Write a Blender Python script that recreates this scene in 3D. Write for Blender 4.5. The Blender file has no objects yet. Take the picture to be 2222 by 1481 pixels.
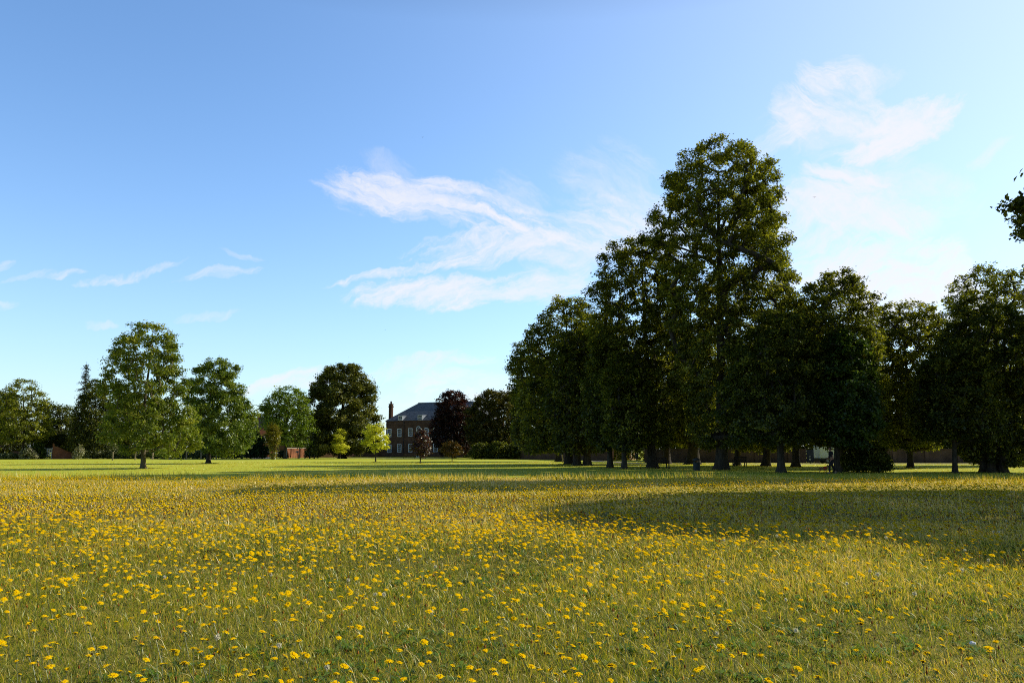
import bpy, bmesh, math, random
import numpy as np
from mathutils import Vector, Matrix

random.seed(11)
rng = np.random.default_rng(11)
S = bpy.context.scene
COL = S.collection
R = math.radians

# ------------------------------------------------------------------ camera
F, W0, H0, HOR, EYE = 1702.0, 2222.0, 1481.0, 977.0, 1.5
PITCH = math.atan((HOR - H0 / 2) / F)
cam = bpy.data.cameras.new("camera")
cam.sensor_width = 36.0
cam.lens = F / W0 * 36.0
cam.clip_start = 0.05
cam.clip_end = 6000
co = bpy.data.objects.new("camera", cam)
COL.objects.link(co)
co.location = (0, 0, EYE)
co.rotation_euler = (math.pi / 2 + PITCH, 0, 0)
S.camera = co

CP, SP = math.cos(PITCH), math.sin(PITCH)


def ray(px, py):
    a, b = (px - W0 / 2) / F, (H0 / 2 - py) / F
    return Vector((a, CP - b * SP, SP + b * CP))


def at(px, py, Y):
    d = ray(px, py)
    t = Y / d.y
    return Vector((d.x * t, Y, EYE + d.z * t))


def ground(px, py):
    d = ray(px, py)
    t = -EYE / d.z
    return Vector((d.x * t, d.y * t, 0.0))


def uv(px, py):
    d = ray(px, py)
    return d.x / d.y, d.z / d.y


def project(P):
    P = np.asarray(P, float)
    x, y, z = P[..., 0], P[..., 1], P[..., 2] - EYE
    dep = y * CP + z * SP
    up = -y * SP + z * CP
    return W0 / 2 + F * x / dep, H0 / 2 - F * up / dep


# ------------------------------------------------------------------ helpers
def tag(o, label=None, cat=None, group=None, kind=None):
    if label: o["label"] = label
    if cat: o["category"] = cat
    if group: o["group"] = group
    if kind: o["kind"] = kind
    return o


def thing(name, label, cat, loc=(0, 0, 0), rotz=0.0, group=None):
    o = bpy.data.objects.new(name, None)
    COL.objects.link(o)
    o.empty_display_size = 0.3
    o.location = loc
    o.rotation_euler = (0, 0, rotz)
    return tag(o, label, cat, group)


def link(name, me, mat=None, parent=None):
    o = bpy.data.objects.new(name, me)
    COL.objects.link(o)
    if mat is not None and not me.materials:
        me.materials.append(mat)
    if parent is not None:
        o.parent = parent
    return o


def np_mesh(name, V, faces, tint=None):
    """V (n,3); faces: list of (m,k) int arrays, in order; tint per face."""
    me = bpy.data.meshes.new(name)
    V = np.ascontiguousarray(V, dtype=np.float32)
    me.vertices.add(len(V))
    me.vertices.foreach_set("co", V.ravel())
    idx = np.concatenate([f.ravel() for f in faces]).astype(np.int32)
    cnt = np.concatenate([np.full(len(f), f.shape[1], np.int32) for f in faces])
    start = np.concatenate([[0], np.cumsum(cnt)[:-1]]).astype(np.int32)
    me.loops.add(len(idx))
    me.loops.foreach_set("vertex_index", idx)
    me.polygons.add(len(cnt))
    me.polygons.foreach_set("loop_start", start)
    if tint is not None:
        a = me.attributes.new("tint", "FLOAT", "FACE")
        a.data.foreach_set("value", np.ascontiguousarray(tint, dtype=np.float32))
    me.update(calc_edges=True)
    return me


def bm_obj(name, bm, mat, parent=None, smooth=False):
    me = bpy.data.meshes.new(name)
    if smooth:
        for f in bm.faces: f.smooth = True
    bm.normal_update()
    bm.to_mesh(me)
    bm.free()
    return link(name, me, mat, parent)


def box(bm, c, s, rot=None):
    m = Matrix.Translation(Vector(c))
    if rot is not None: m = m @ rot
    m = m @ Matrix.Diagonal((s[0], s[1], s[2], 1))
    return bmesh.ops.create_cube(bm, size=1.0, matrix=m)["verts"]


def cyl(bm, a, b, r1, r2=None, n=10, caps=True):
    a, b = Vector(a), Vector(b)
    d = b - a
    q = d.to_track_quat("Z", "Y").to_matrix().to_4x4()
    m = Matrix.Translation((a + b) / 2) @ q
    return bmesh.ops.create_cone(bm, cap_ends=caps, segments=n, radius1=r1, radius2=r1 if r2 is None else r2, depth=d.length, matrix=m)["verts"]


def poly(bm, pts):
    return bm.faces.new([bm.verts.new(p) for p in pts])


def extrude_y(bm, prof, y0, y1):
    """closed profile of (x,z) swept along y."""
    a = [bm.verts.new((x, y0, z)) for x, z in prof]
    b = [bm.verts.new((x, y1, z)) for x, z in prof]
    n = len(prof)
    bm.faces.new(a)
    bm.faces.new(list(reversed(b)))
    for i in range(n):
        j = (i + 1) % n
        bm.faces.new((a[j], a[i], b[i], b[j]))
    bmesh.ops.recalc_face_normals(bm, faces=bm.faces[:])


# ------------------------------------------------------------------ materials
MATS = {}


def nodes_of(m):
    m.use_nodes = True
    nt = m.node_tree
    nt.nodes.clear()
    return nt


def N(nt, t, **kw):
    n = nt.nodes.new(t)
    for k, v in kw.items():
        if k in n.inputs.keys() if isinstance(k, str) else False:
            n.inputs[k].default_value = v
        else:
            setattr(n, k, v)
    return n


def ramp(nt, stops):
    r = nt.nodes.new("ShaderNodeValToRGB")
    e = r.color_ramp.elements
    while len(e) < len(stops): e.new(0.5)
    for i, (p, c) in enumerate(stops):
        e[i].position = p
        e[i].color = (*c, 1)
    return r


def leaf_mat(name, stops, trans=0.4, gloss=0.06, rough=0.45, tmul=(1.15, 1.25, 0.6), up=0.0):
    if name in MATS: return MATS[name]
    m = bpy.data.materials.new(name)
    nt = nodes_of(m)
    L = nt.links.new
    a = nt.nodes.new("ShaderNodeAttribute")
    a.attribute_name = "tint"
    cr = ramp(nt, stops)
    L(a.outputs["Fac"], cr.inputs[0])
    col = cr.outputs[0]
    df = nt.nodes.new("ShaderNodeBsdfDiffuse")
    tr = nt.nodes.new("ShaderNodeBsdfTranslucent")
    gl = nt.nodes.new("ShaderNodeBsdfGlossy")
    gl.inputs["Roughness"].default_value = rough
    gl.inputs["Color"].default_value = (0.9, 0.95, 0.85, 1)
    mul = nt.nodes.new("ShaderNodeMix")
    mul.data_type = "RGBA"
    mul.blend_type = "MULTIPLY"
    mul.inputs[0].default_value = 1
    mul.inputs[7].default_value = (*tmul, 1)
    L(col, mul.inputs[6])
    L(col, df.inputs[0])
    L(mul.outputs[2], tr.inputs[0])
    m1 = nt.nodes.new("ShaderNodeMixShader")
    m1.inputs[0].default_value = trans
    if up:
        ge = nt.nodes.new("ShaderNodeNewGeometry")
        vm = nt.nodes.new("ShaderNodeMix")
        vm.data_type = "VECTOR"
        vm.inputs[0].default_value = up
        L(ge.outputs["Normal"], vm.inputs[4])
        vm.inputs[5].default_value = (0, 0, 1)
        vn = nt.nodes.new("ShaderNodeVectorMath")
        vn.operation = "NORMALIZE"
        L(vm.outputs[1], vn.inputs[0])
        L(vn.outputs[0], df.inputs["Normal"])
    L(df.outputs[0], m1.inputs[1])
    L(tr.outputs[0], m1.inputs[2])
    m2 = nt.nodes.new("ShaderNodeMixShader")
    m2.inputs[0].default_value = gloss
    L(m1.outputs[0], m2.inputs[1])
    L(gl.outputs[0], m2.inputs[2])
    out = nt.nodes.new("ShaderNodeOutputMaterial")
    L(m2.outputs[0], out.inputs[0])
    MATS[name] = m
    return m


def surf_mat(name, c1, c2, scale=6.0, rough=0.85, bump=0.3, detail=6, stretch=(1, 1, 1), spec=0.2, metal=0.0):
    if name in MATS: return MATS[name]
    m = bpy.data.materials.new(name)
    nt = nodes_of(m)
    L = nt.links.new
    tc = nt.nodes.new("ShaderNodeTexCoord")
    mp = nt.nodes.new("ShaderNodeMapping")
    mp.inputs["Scale"].default_value = stretch
    L(tc.outputs["Object"], mp.inputs[0])
    nz = nt.nodes.new("ShaderNodeTexNoise")
    nz.inputs["Scale"].default_value = scale
    nz.inputs["Detail"].default_value = detail
    L(mp.outputs[0], nz.inputs["Vector"])
    cr = ramp(nt, [(0.3, c1), (0.7, c2)])
    L(nz.outputs["Fac"], cr.inputs[0])
    b = nt.nodes.new("ShaderNodeBsdfPrincipled")
    b.inputs["Roughness"].default_value = rough
    b.inputs["Specular IOR Level"].default_value = spec
    b.inputs["Metallic"].default_value = metal
    L(cr.outputs[0], b.inputs["Base Color"])
    if bump:
        bp = nt.nodes.new("ShaderNodeBump")
        bp.inputs["Strength"].default_value = bump
        bp.inputs["Distance"].default_value = 0.02
        L(nz.outputs["Fac"], bp.inputs["Height"])
        L(bp.outputs[0], b.inputs["Normal"])
    o = nt.nodes.new("ShaderNodeOutputMaterial")
    L(b.outputs[0], o.inputs[0])
    MATS[name] = m
    return m


def brick_mat(name, c1, c2, mortar, var=0.5):
    if name in MATS: return MATS[name]
    m = bpy.data.materials.new(name)
    nt = nodes_of(m)
    L = nt.links.new
    tc = nt.nodes.new("ShaderNodeTexCoord")
    sx = nt.nodes.new("ShaderNodeSeparateXYZ")
    L(tc.outputs["Object"], sx.inputs[0])
    ad = nt.nodes.new("ShaderNodeMath")
    ad.operation = "ADD"
    L(sx.outputs[0], ad.inputs[0])
    L(sx.outputs[1], ad.inputs[1])
    cx = nt.nodes.new("ShaderNodeCombineXYZ")
    L(ad.outputs[0], cx.inputs[0])
    L(sx.outputs[2], cx.inputs[1])
    bt = nt.nodes.new("ShaderNodeTexBrick")
    bt.inputs["Scale"].default_value = 1.0
    bt.inputs["Brick Width"].default_value = 0.225
    bt.inputs["Row Height"].default_value = 0.075
    bt.inputs["Mortar Size"].default_value = 0.008
    bt.inputs["Color1"].default_value = (*c1, 1)
    bt.inputs["Color2"].default_value = (*c2, 1)
    bt.inputs["Mortar"].default_value = (*mortar, 1)
    L(cx.outputs[0], bt.inputs["Vector"])
    nz = nt.nodes.new("ShaderNodeTexNoise")
    nz.inputs["Scale"].default_value = 0.9
    nz.inputs["Detail"].default_value = 8
    L(tc.outputs["Object"], nz.inputs["Vector"])
    cr = ramp(nt, [(0.3, (1 - var,) * 3), (0.75, (1.15, 1.1, 1.05))])
    L(nz.outputs["Fac"], cr.inputs[0])
    mx = nt.nodes.new("ShaderNodeMix")
    mx.data_type = "RGBA"
    mx.blend_type = "MULTIPLY"
    mx.inputs[0].default_value = 1
    L(bt.outputs[0], mx.inputs[6])
    L(cr.outputs[0], mx.inputs[7])
    b = nt.nodes.new("ShaderNodeBsdfPrincipled")
    b.inputs["Roughness"].default_value = 0.9
    b.inputs["Specular IOR Level"].default_value = 0.15
    L(mx.outputs[2], b.inputs["Base Color"])
    o = nt.nodes.new("ShaderNodeOutputMaterial")
    L(b.outputs[0], o.inputs[0])
    MATS[name] = m
    return m


BARK = surf_mat("bark", (0.022, 0.018, 0.013), (0.075, 0.062, 0.044), 9, 0.95, 0.8, 8, (1, 1, 0.25))
BARK_PALE = surf_mat("bark_pale", (0.07, 0.055, 0.035), (0.17, 0.14, 0.09), 9, 0.95, 0.8, 8, (1, 1, 0.25))
WOOD = surf_mat("weathered_wood", (0.12, 0.085, 0.05), (0.24, 0.18, 0.11), 12, 0.85, 0.3, 6, (8, 8, 1))
WOOD_DARK = surf_mat("dark_wood", (0.03, 0.022, 0.016), (0.07, 0.05, 0.035), 12, 0.8, 0.3, 6, (8, 8, 1))
POSTWOOD = surf_mat("post_wood", (0.16, 0.12, 0.075), (0.34, 0.27, 0.18), 10, 0.9, 0.3, 6, (6, 6, 1))
WHITE = surf_mat("white_paint", (0.72, 0.72, 0.70), (0.80, 0.80, 0.78), 4, 0.5, 0.05)
GLASS = surf_mat("dark_window_glass", (0.012, 0.014, 0.017), (0.035, 0.04, 0.046), 1.2, 0.12, 0.0, spec=0.3)
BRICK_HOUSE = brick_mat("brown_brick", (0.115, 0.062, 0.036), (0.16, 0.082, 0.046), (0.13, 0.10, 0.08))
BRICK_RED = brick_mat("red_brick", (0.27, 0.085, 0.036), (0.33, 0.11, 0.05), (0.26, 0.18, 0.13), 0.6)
BRICK_DULL = brick_mat("dull_brick", (0.15, 0.055, 0.03), (0.2, 0.075, 0.04), (0.17, 0.12, 0.09), 0.5)
BRICK_STACK = brick_mat("stack_brick", (0.085, 0.042, 0.026), (0.115, 0.055, 0.033), (0.09, 0.07, 0.055))
BRICK_WALL = brick_mat("wall_brick", (0.115, 0.08, 0.066), (0.145, 0.10, 0.08), (0.12, 0.10, 0.09), 0.5)
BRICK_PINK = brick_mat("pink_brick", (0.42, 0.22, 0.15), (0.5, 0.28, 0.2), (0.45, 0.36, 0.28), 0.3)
STONE = surf_mat("pale_stone", (0.36, 0.33, 0.28), (0.46, 0.43, 0.37), 5, 0.9, 0.2)
SLATE = surf_mat("slate_roof", (0.085, 0.092, 0.105), (0.20, 0.21, 0.225), 1.6, 0.65, 0.4, 10, (1, 1, 2.5))
TILE = surf_mat("brown_tile", (0.07, 0.035, 0.022), (0.13, 0.06, 0.035), 4, 0.85, 0.4, 8, (1, 1, 3))
LEAD = surf_mat("lead", (0.20, 0.23, 0.28), (0.28, 0.31, 0.36), 3, 0.6, 0.1)
DARKMETAL = surf_mat("dark_metal", (0.015, 0.02, 0.02), (0.03, 0.035, 0.035), 5, 0.5, 0.05)
DARKGREEN = surf_mat("bin_paint", (0.02, 0.028, 0.03), (0.035, 0.045, 0.05), 5, 0.5, 0.05)
GALV = surf_mat("galvanised_metal", (0.28, 0.30, 0.30), (0.40, 0.41, 0.41), 8, 0.5, 0.05)
ASPHALT = surf_mat("asphalt", (0.10, 0.105, 0.115), (0.16, 0.165, 0.175), 3, 0.9, 0.2)
PATHMAT = surf_mat("path_gravel", (0.33, 0.28, 0.22), (0.44, 0.38, 0.31), 2, 0.95, 0.2)

# ------------------------------------------------------------------ world and sun
SUN_AZ, SUN_EL = R(66), R(31)
SUN_DIR = Vector((math.sin(SUN_AZ) * math.cos(SUN_EL), math.cos(SUN_AZ) * math.cos(SUN_EL), math.sin(SUN_EL)))
sl = bpy.data.lights.new("sun", "SUN")
sl.energy = 5.0
sl.angle = R(0.53)
sl.color = (1.0, 0.93, 0.77)
so = bpy.data.objects.new("sun", sl)
COL.objects.link(so)
so.location = (30, 10, 40)
so.rotation_euler = SUN_DIR.to_track_quat("Z", "Y").to_euler()

wd = bpy.data.worlds.new("World")
S.world = wd
wd.use_nodes = True
nt = wd.node_tree
nt.nodes.clear()
L = nt.links.new


def M(op, a, b=None, c=None, clamp=False):
    n = nt.nodes.new("ShaderNodeMath")
    n.operation = op
    n.use_clamp = clamp
    for i, v in enumerate((a, b, c)):
        if v is None: continue
        if isinstance(v, (int, float)): n.inputs[i].default_value = v
        else: L(v, n.inputs[i])
    return n.outputs[0]


sky = nt.nodes.new("ShaderNodeTexSky")
sky.sky_type = "NISHITA"
sky.sun_disc = False
sky.sun_elevation = SUN_EL
sky.sun_rotation = SUN_AZ
sky.air_density = 1.0
sky.dust_density = 0.6
sky.ozone_density = 1.6
tc = nt.nodes.new("ShaderNodeTexCoord")
sep = nt.nodes.new("ShaderNodeSeparateXYZ")
L(tc.outputs["Generated"], sep.inputs[0])
ysafe = M("MAXIMUM", sep.outputs[1], 0.05)
U = M("DIVIDE", sep.outputs[0], ysafe)
V_ = M("DIVIDE", sep.outputs[2], ysafe)
cuv = nt.nodes.new("ShaderNodeCombineXYZ")
L(U, cuv.inputs[0])
L(V_, cuv.inputs[1])


def noise(vec, scale, detail=6, rough=0.55, rotz=0.0, stretch=(1, 1, 1), dist=0.0, off=(0, 0, 0)):
    mp = nt.nodes.new("ShaderNodeMapping")
    mp.vector_type = "TEXTURE"
    mp.inputs["Rotation"].default_value = (0, 0, rotz)
    mp.inputs["Scale"].default_value = stretch
    mp.inputs["Location"].default_value = off
    L(vec, mp.inputs[0])
    n = nt.nodes.new("ShaderNodeTexNoise")
    n.inputs["Scale"].default_value = scale
    n.inputs["Detail"].default_value = detail
    n.inputs["Roughness"].default_value = rough
    n.inputs["Distortion"].default_value = dist
    L(mp.outputs[0], n.inputs["Vector"])
    return n


wn = noise(cuv.outputs[0], 7.0, 5, 0.6)
wsub = nt.nodes.new("ShaderNodeVectorMath")
wsub.operation = "SUBTRACT"
L(wn.outputs["Color"], wsub.inputs[0])
wsub.inputs[1].default_value = (0.5, 0.5, 0.5)
wsc = nt.nodes.new("ShaderNodeVectorMath")
wsc.operation = "SCALE"
wsc.inputs["Scale"].default_value = 0.075
L(wsub.outputs[0], wsc.inputs[0])
wadd = nt.nodes.new("ShaderNodeVectorMath")
wadd.operation = "ADD"
L(cuv.outputs[0], wadd.inputs[0])
L(wsc.outputs[0], wadd.inputs[1])
WUV = wadd.outputs[0]


def fib(rot, st=5.0, sc=26.0, off=(0, 0, 0)):
    n = noise(WUV, sc, 10, 0.68, R(rot), (st, 1, 1), 0.5, off)
    mr = nt.nodes.new("ShaderNodeMapRange")
    mr.inputs[1].default_value = 0.33
    mr.inputs[2].default_value = 0.68
    L(n.outputs["Fac"], mr.inputs[0])
    return mr.outputs[0]


FIB = {"A": fib(-17, 6, 44), "B": fib(24, 4, 46, off=(3, 1, 0)), "C": fib(30, 3, 26, off=(7, 2, 0)), "D": fib(-32, 3, 28, off=(1, 8, 0)), "H": fib(14, 4.5, 40, off=(5, 5, 0))}

# wisp: soft, rotated patch in the direction plane (u, v)
grp = bpy.data.node_groups.new("wisp", "ShaderNodeTree")
for nm, ty in (("uv", "NodeSocketVector"), ("centre", "NodeSocketVector"), ("angle", "NodeSocketFloat"), ("inv_a", "NodeSocketFloat"), ("inv_b", "NodeSocketFloat"), ("strength", "NodeSocketFloat"), ("fibre", "NodeSocketFloat"), ("sum", "NodeSocketFloat")):
    grp.interface.new_socket(nm, in_out="INPUT", socket_type=ty)
grp.interface.new_socket("out", in_out="OUTPUT", socket_type="NodeSocketFloat")
_nt, _L = nt, L
nt = grp
L = nt.links.new
gi = nt.nodes.new("NodeGroupInput")
go = nt.nodes.new("NodeGroupOutput")
sb = nt.nodes.new("ShaderNodeVectorMath")
sb.operation = "SUBTRACT"
L(gi.outputs["uv"], sb.inputs[0])
L(gi.outputs["centre"], sb.inputs[1])
vr = nt.nodes.new("ShaderNodeVectorRotate")
vr.rotation_type = "Z_AXIS"
L(sb.outputs[0], vr.inputs["Vector"])
L(gi.outputs["angle"], vr.inputs["Angle"])
sp = nt.nodes.new("ShaderNodeSeparateXYZ")
L(vr.outputs[0], sp.inputs[0])
qa = M("MULTIPLY", sp.outputs[0], gi.outputs["inv_a"])
qb = M("MULTIPLY", sp.outputs[1], gi.outputs["inv_b"])
q2 = M("ADD", M("MULTIPLY", qa, qa), M("MULTIPLY", qb, qb))
mk = M("SUBTRACT", 1.0, q2, clamp=True)
er = M("ADD", mk, M("MULTIPLY_ADD", gi.outputs["fibre"], 1.0, -0.66), clamp=True)
fb = M("MULTIPLY_ADD", M("POWER", gi.outputs["fibre"], 1.2), 0.75, 0.20)
dn = M("MULTIPLY", M("MULTIPLY", M("MULTIPLY", er, M("MINIMUM", M("MULTIPLY", mk, 2.5), 1.0)), fb), gi.outputs["strength"])
L(M("ADD", dn, gi.outputs["sum"]), go.inputs[0])
nt, L = _nt, _L

CLOUDS = [
    (938, 434, 188, 44, 15, .85, "A"), (1210, 507, 190, 15, 11, .55, "A"), (790, 405, 95, 44, 6, .45, "A"), (890, 378, 95, 22, 32, .16, "D"),
    (1050, 480, 110, 16, 16, .5, "A"), (1120, 430, 70, 40, 30, .25, "D"),
    (1050, 537, 150, 34, -9, .85, "B"), (880, 588, 140, 11, -14, .75, "B"), (1200, 540, 120, 26, 4, .45, "H"), (1165, 585, 40, 12, 40, .4, "D"),
    (930, 640, 155, 34, -4, 1.05, "B"), (1130, 622, 150, 27, -3, 1.0, "H"), (1215, 597, 60, 40, -35, .6, "C"),
    (1320, 520, 230, 60, 6, .5, "A"), (1330, 400, 110, 90, 25, .22, "D"), (1400, 470, 140, 60, 12, .4, "A"),
    (1835, 222, 130, 54, 38, .95, "D"), (1720, 235, 70, 50, 62, .7, "D"), (1950, 285, 135, 42, -27, 1.7, "C"), (1790, 280, 130, 70, 10, .4, "C"),
    (1845, 160, 75, 28, 20, .5, "D"), (1910, 185, 60, 24, -20, .35, "C"), (1690, 300, 80, 30, -40, .4, "C"),
    (1835, 392, 90, 24, 12, 1.3, "A"), (1840, 455, 150, 58, 8, 1.1, "D"), (1750, 470, 170, 70, -4, .6, "C"), (1950, 430, 150, 70, 0, .3, "C"),
    (1905, 590, 220, 60, -9, 1.0, "B"), (1960, 650, 170, 60, -3, 1.3, "B"), (1770, 560, 80, 70, -20, .5, "C"), (2065, 590, 70, 50, -35, .9, "C"), (2090, 680, 200, 70, 0, .6, "H"),
    (890, 800, 150, 15, -9, .6, "B"), (670, 818, 110, 20, -8, .6, "B"), (590, 838, 80, 18, -8, .5, "H"), (1010, 825, 110, 17, -3, .55, "H"), (1060, 852, 90, 16, 0, .5, "H"),
    (960, 865, 160, 22, 0, .35, "H"),
    (275, 592, 110, 9, -14, .5, "B"), (495, 602, 90, 12, -3, .6, "H"), (90, 603, 75, 7, -8, .3, "B"), (8, 574, 20, 8, 0, .4, "H"), (12, 660, 30, 7, 0, .35, "H"),
    (535, 556, 50, 7, 10, .2, "A"), (220, 700, 35, 8, 0, .25, "H"), (450, 690, 60, 9, -6, .25, "B"), (2150, 330, 60, 14, -25, .3, "C"),
]
prev = None
for (px, py, a, b, ang, st, fk) in CLOUDS:
    g = nt.nodes.new("ShaderNodeGroup")
    g.node_tree = grp
    u, v = uv(px, py)
    L(WUV, g.inputs["uv"])
    g.inputs["centre"].default_value = (u, v, 0)
    g.inputs["angle"].default_value = R(ang)
    g.inputs["inv_a"].default_value = F / (a * 1.4)
    g.inputs["inv_b"].default_value = F / (b * 1.5)
    g.inputs["strength"].default_value = st
    L(FIB[fk], g.inputs["fibre"])
    if prev is not None: L(prev, g.inputs["sum"])
    prev = g.outputs[0]
# other parts of the sky carry a faint veil of the same cirrus
front = M("MULTIPLY", M("SUBTRACT", sep.outputs[1], 0.06), 8.0, clamp=True)
dens = M("MULTIPLY", prev, front)
dens = M("SUBTRACT", 1.0, M("POWER", 2.718, M("MULTIPLY", dens, -2.2)), clamp=True)
# sun-side haze: brighter, whiter air towards the sun
dotn = nt.nodes.new("ShaderNodeVectorMath")
dotn.operation = "DOT_PRODUCT"
L(tc.outputs["Generated"], dotn.inputs[0])
dotn.inputs[1].default_value = SUN_DIR
halo = M("POWER", M("MAXIMUM", dotn.outputs["Value"], 0.0), 3.2)
low = M("POWER", M("SUBTRACT", 1.0, M("ABSOLUTE", sep.outputs[2]), clamp=True), 7.0)
skymul = nt.nodes.new("ShaderNodeMix")
skymul.data_type = "RGBA"
skymul.blend_type = "MULTIPLY"
skymul.inputs[0].default_value = 1.0
skymul.inputs[7].default_value = (1.05, 1.36, 1.63, 1)
L(sky.outputs[0], skymul.inputs[6])
hz = nt.nodes.new("ShaderNodeMix")
hz.data_type = "RGBA"
L(M("MULTIPLY_ADD", halo, 0.62, M("MULTIPLY", low, 0.46), clamp=True), hz.inputs[0])
L(skymul.outputs[2], hz.inputs[6])
hz.inputs[7].default_value = (5.55, 5.8, 6.35, 1)
cm = nt.nodes.new("ShaderNodeMix")
cm.data_type = "RGBA"
L(M("MULTIPLY", dens, 0.93), cm.inputs[0])
L(hz.outputs[2], cm.inputs[6])
cm.inputs[7].default_value = (6.3, 6.2, 6.4, 1)
# sky dimmed overhead and behind the camera, added to cut fill light
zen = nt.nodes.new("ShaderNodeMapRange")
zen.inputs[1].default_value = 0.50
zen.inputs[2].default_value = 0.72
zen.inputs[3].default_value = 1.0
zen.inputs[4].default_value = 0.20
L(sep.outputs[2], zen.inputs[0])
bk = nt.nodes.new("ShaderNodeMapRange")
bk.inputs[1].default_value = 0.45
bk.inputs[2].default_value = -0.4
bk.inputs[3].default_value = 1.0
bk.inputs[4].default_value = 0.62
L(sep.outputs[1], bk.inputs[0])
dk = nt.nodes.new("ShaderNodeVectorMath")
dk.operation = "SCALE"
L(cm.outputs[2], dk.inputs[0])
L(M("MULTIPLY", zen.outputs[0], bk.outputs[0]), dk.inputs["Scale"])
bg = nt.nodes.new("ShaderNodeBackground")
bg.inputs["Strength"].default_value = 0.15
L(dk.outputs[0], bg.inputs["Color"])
wd.cycles.sampling_method = "MANUAL"
wd.cycles.sample_map_resolution = 512
wo = nt.nodes.new("ShaderNodeOutputWorld")
L(bg.outputs[0], wo.inputs[0])

S.view_settings.view_transform = "Standard"
S.view_settings.look = "None"
S.view_settings.exposure = 0
S.view_settings.gamma = 1
S.cycles.max_bounces = 5
S.cycles.transparent_max_bounces = 4
S.cycles.diffuse_bounces = 2
S.cycles.filter_width = 1.05
S.cycles.use_denoising = False

# ------------------------------------------------------------------ ground
_ph = rng.uniform(0, 6.28, (14, 2))
_fr = rng.normal(0, 1, (14, 2))


def vnoise(x, y, s):
    """smooth pseudo noise about 0, roughly -1..1, feature size s metres."""
    t = 0
    for i in range(14):
        k = 2.2 / s * (0.5 + 0.12 * i)
        t = t + np.sin((x * _fr[i, 0] + y * _fr[i, 1]) * k + _ph[i, 0]) * np.sin((y * _fr[i, 0] - x * _fr[i, 1]) * k * 0.7 + _ph[i, 1])
    return t / 3.2


def gz(x, y):
    x, y = np.asarray(x, float), np.asarray(y, float)
    near = np.clip((58 - y) / 25, 0, 1)
    return near * (0.035 * vnoise(x, y, 5.0) + 0.05 * vnoise(x + 40, y, 14.0))


def meadow_edge(x):
    return 43.0 - 0.13 * np.clip(x, 0, 40) + 1.2 * np.sin(x * 0.5) + 0.8 * np.sin(x * 1.3 + 1)


ys = np.concatenate([np.arange(-40, 0, 5.0), np.arange(0, 60, 0.6), np.arange(60, 260, 5), np.array([260, 400, 700, 1200, 2500, 4000])])
xs = np.concatenate([np.array([-3000, -1200, -500, -250]), np.arange(-150, -50, 6), np.arange(-50, 50, 0.8), np.arange(50, 151, 6), np.array([250, 500, 1200, 3000])])
gx, gy = np.meshgrid(xs, ys)
GV = np.stack([gx, gy, gz(gx, gy)], -1).reshape(-1, 3)
ii = np.arange(len(ys) - 1)[:, None] * len(xs) + np.arange(len(xs) - 1)[None, :]
ii = ii.ravel()
GF = np.stack([ii, ii + 1, ii + 1 + len(xs), ii + len(xs)], 1)
gm = bpy.data.materials.new("turf")
nt = nodes_of(gm)
L = nt.links.new
tcg = nt.nodes.new("ShaderNodeNewGeometry")
POS = tcg.outputs["Position"]
sg = nt.nodes.new("ShaderNodeSeparateXYZ")
L(POS, sg.inputs[0])
n1 = noise(POS, 0.35, 8, 0.65)
n2 = noise(POS, 3.0, 8, 0.7)
n3 = noise(POS, 22.0, 6, 0.7)
n4 = noise(POS, 0.12, 5, 0.6, stretch=(3, 1, 1))
mead = ramp(nt, [(0.3, (0.04, 0.045, 0.009)), (0.5, (0.17, 0.16, 0.027)), (0.7, (0.44, 0.34, 0.09))])
L(M("ADD", M("MULTIPLY", n1.outputs["Fac"], 0.5), M("MULTIPLY", n3.outputs["Fac"], 0.5)), mead.inputs[0])
lawn = ramp(nt, [(0.3, (0.30, 0.36, 0.025)), (0.5, (0.50, 0.53, 0.045)), (0.7, (0.68, 0.59, 0.12))])
L(M("ADD", M("MULTIPLY", n4.outputs["Fac"], 0.5), M("MULTIPLY", n2.outputs["Fac"], 0.5)), lawn.inputs[0])
edge = M("SUBTRACT", sg.outputs[1], M("MULTIPLY_ADD", M("MAXIMUM", sg.outputs[0], 0.0), -0.13, 43.0))
edge = M("ADD", edge, M("MULTIPLY", M("SUBTRACT", n1.outputs["Fac"], 0.5), 10.0))
fac = M("MULTIPLY_ADD", edge, 0.2, 0.5, clamp=True)
gmix = nt.nodes.new("ShaderNodeMix")
gmix.data_type = "RGBA"
L(fac, gmix.inputs[0])
L(mead.outputs[0], gmix.inputs[6])
L(lawn.outputs[0], gmix.inputs[7])
gb = nt.nodes.new("ShaderNodeBsdfPrincipled")
gb.inputs["Roughness"].default_value = 0.95
gb.inputs["Specular IOR Level"].default_value = 0.1
L(gmix.outputs[2], gb.inputs["Base Color"])
bp = nt.nodes.new("ShaderNodeBump")
bp.inputs["Strength"].default_value = 0.35
bp.inputs["Distance"].default_value = 0.05
L(M("ADD", n3.outputs["Fac"], n2.outputs["Fac"]), bp.inputs["Height"])
L(bp.outputs[0], gb.inputs["Normal"])
mo = nt.nodes.new("ShaderNodeOutputMaterial")
L(gb.outputs[0], mo.inputs[0])
g = link("ground", np_mesh("ground", GV, [GF]), gm)
tag(g, "sunlit meadow and mown green stretching back to the houses", "ground", kind="structure")


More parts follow.
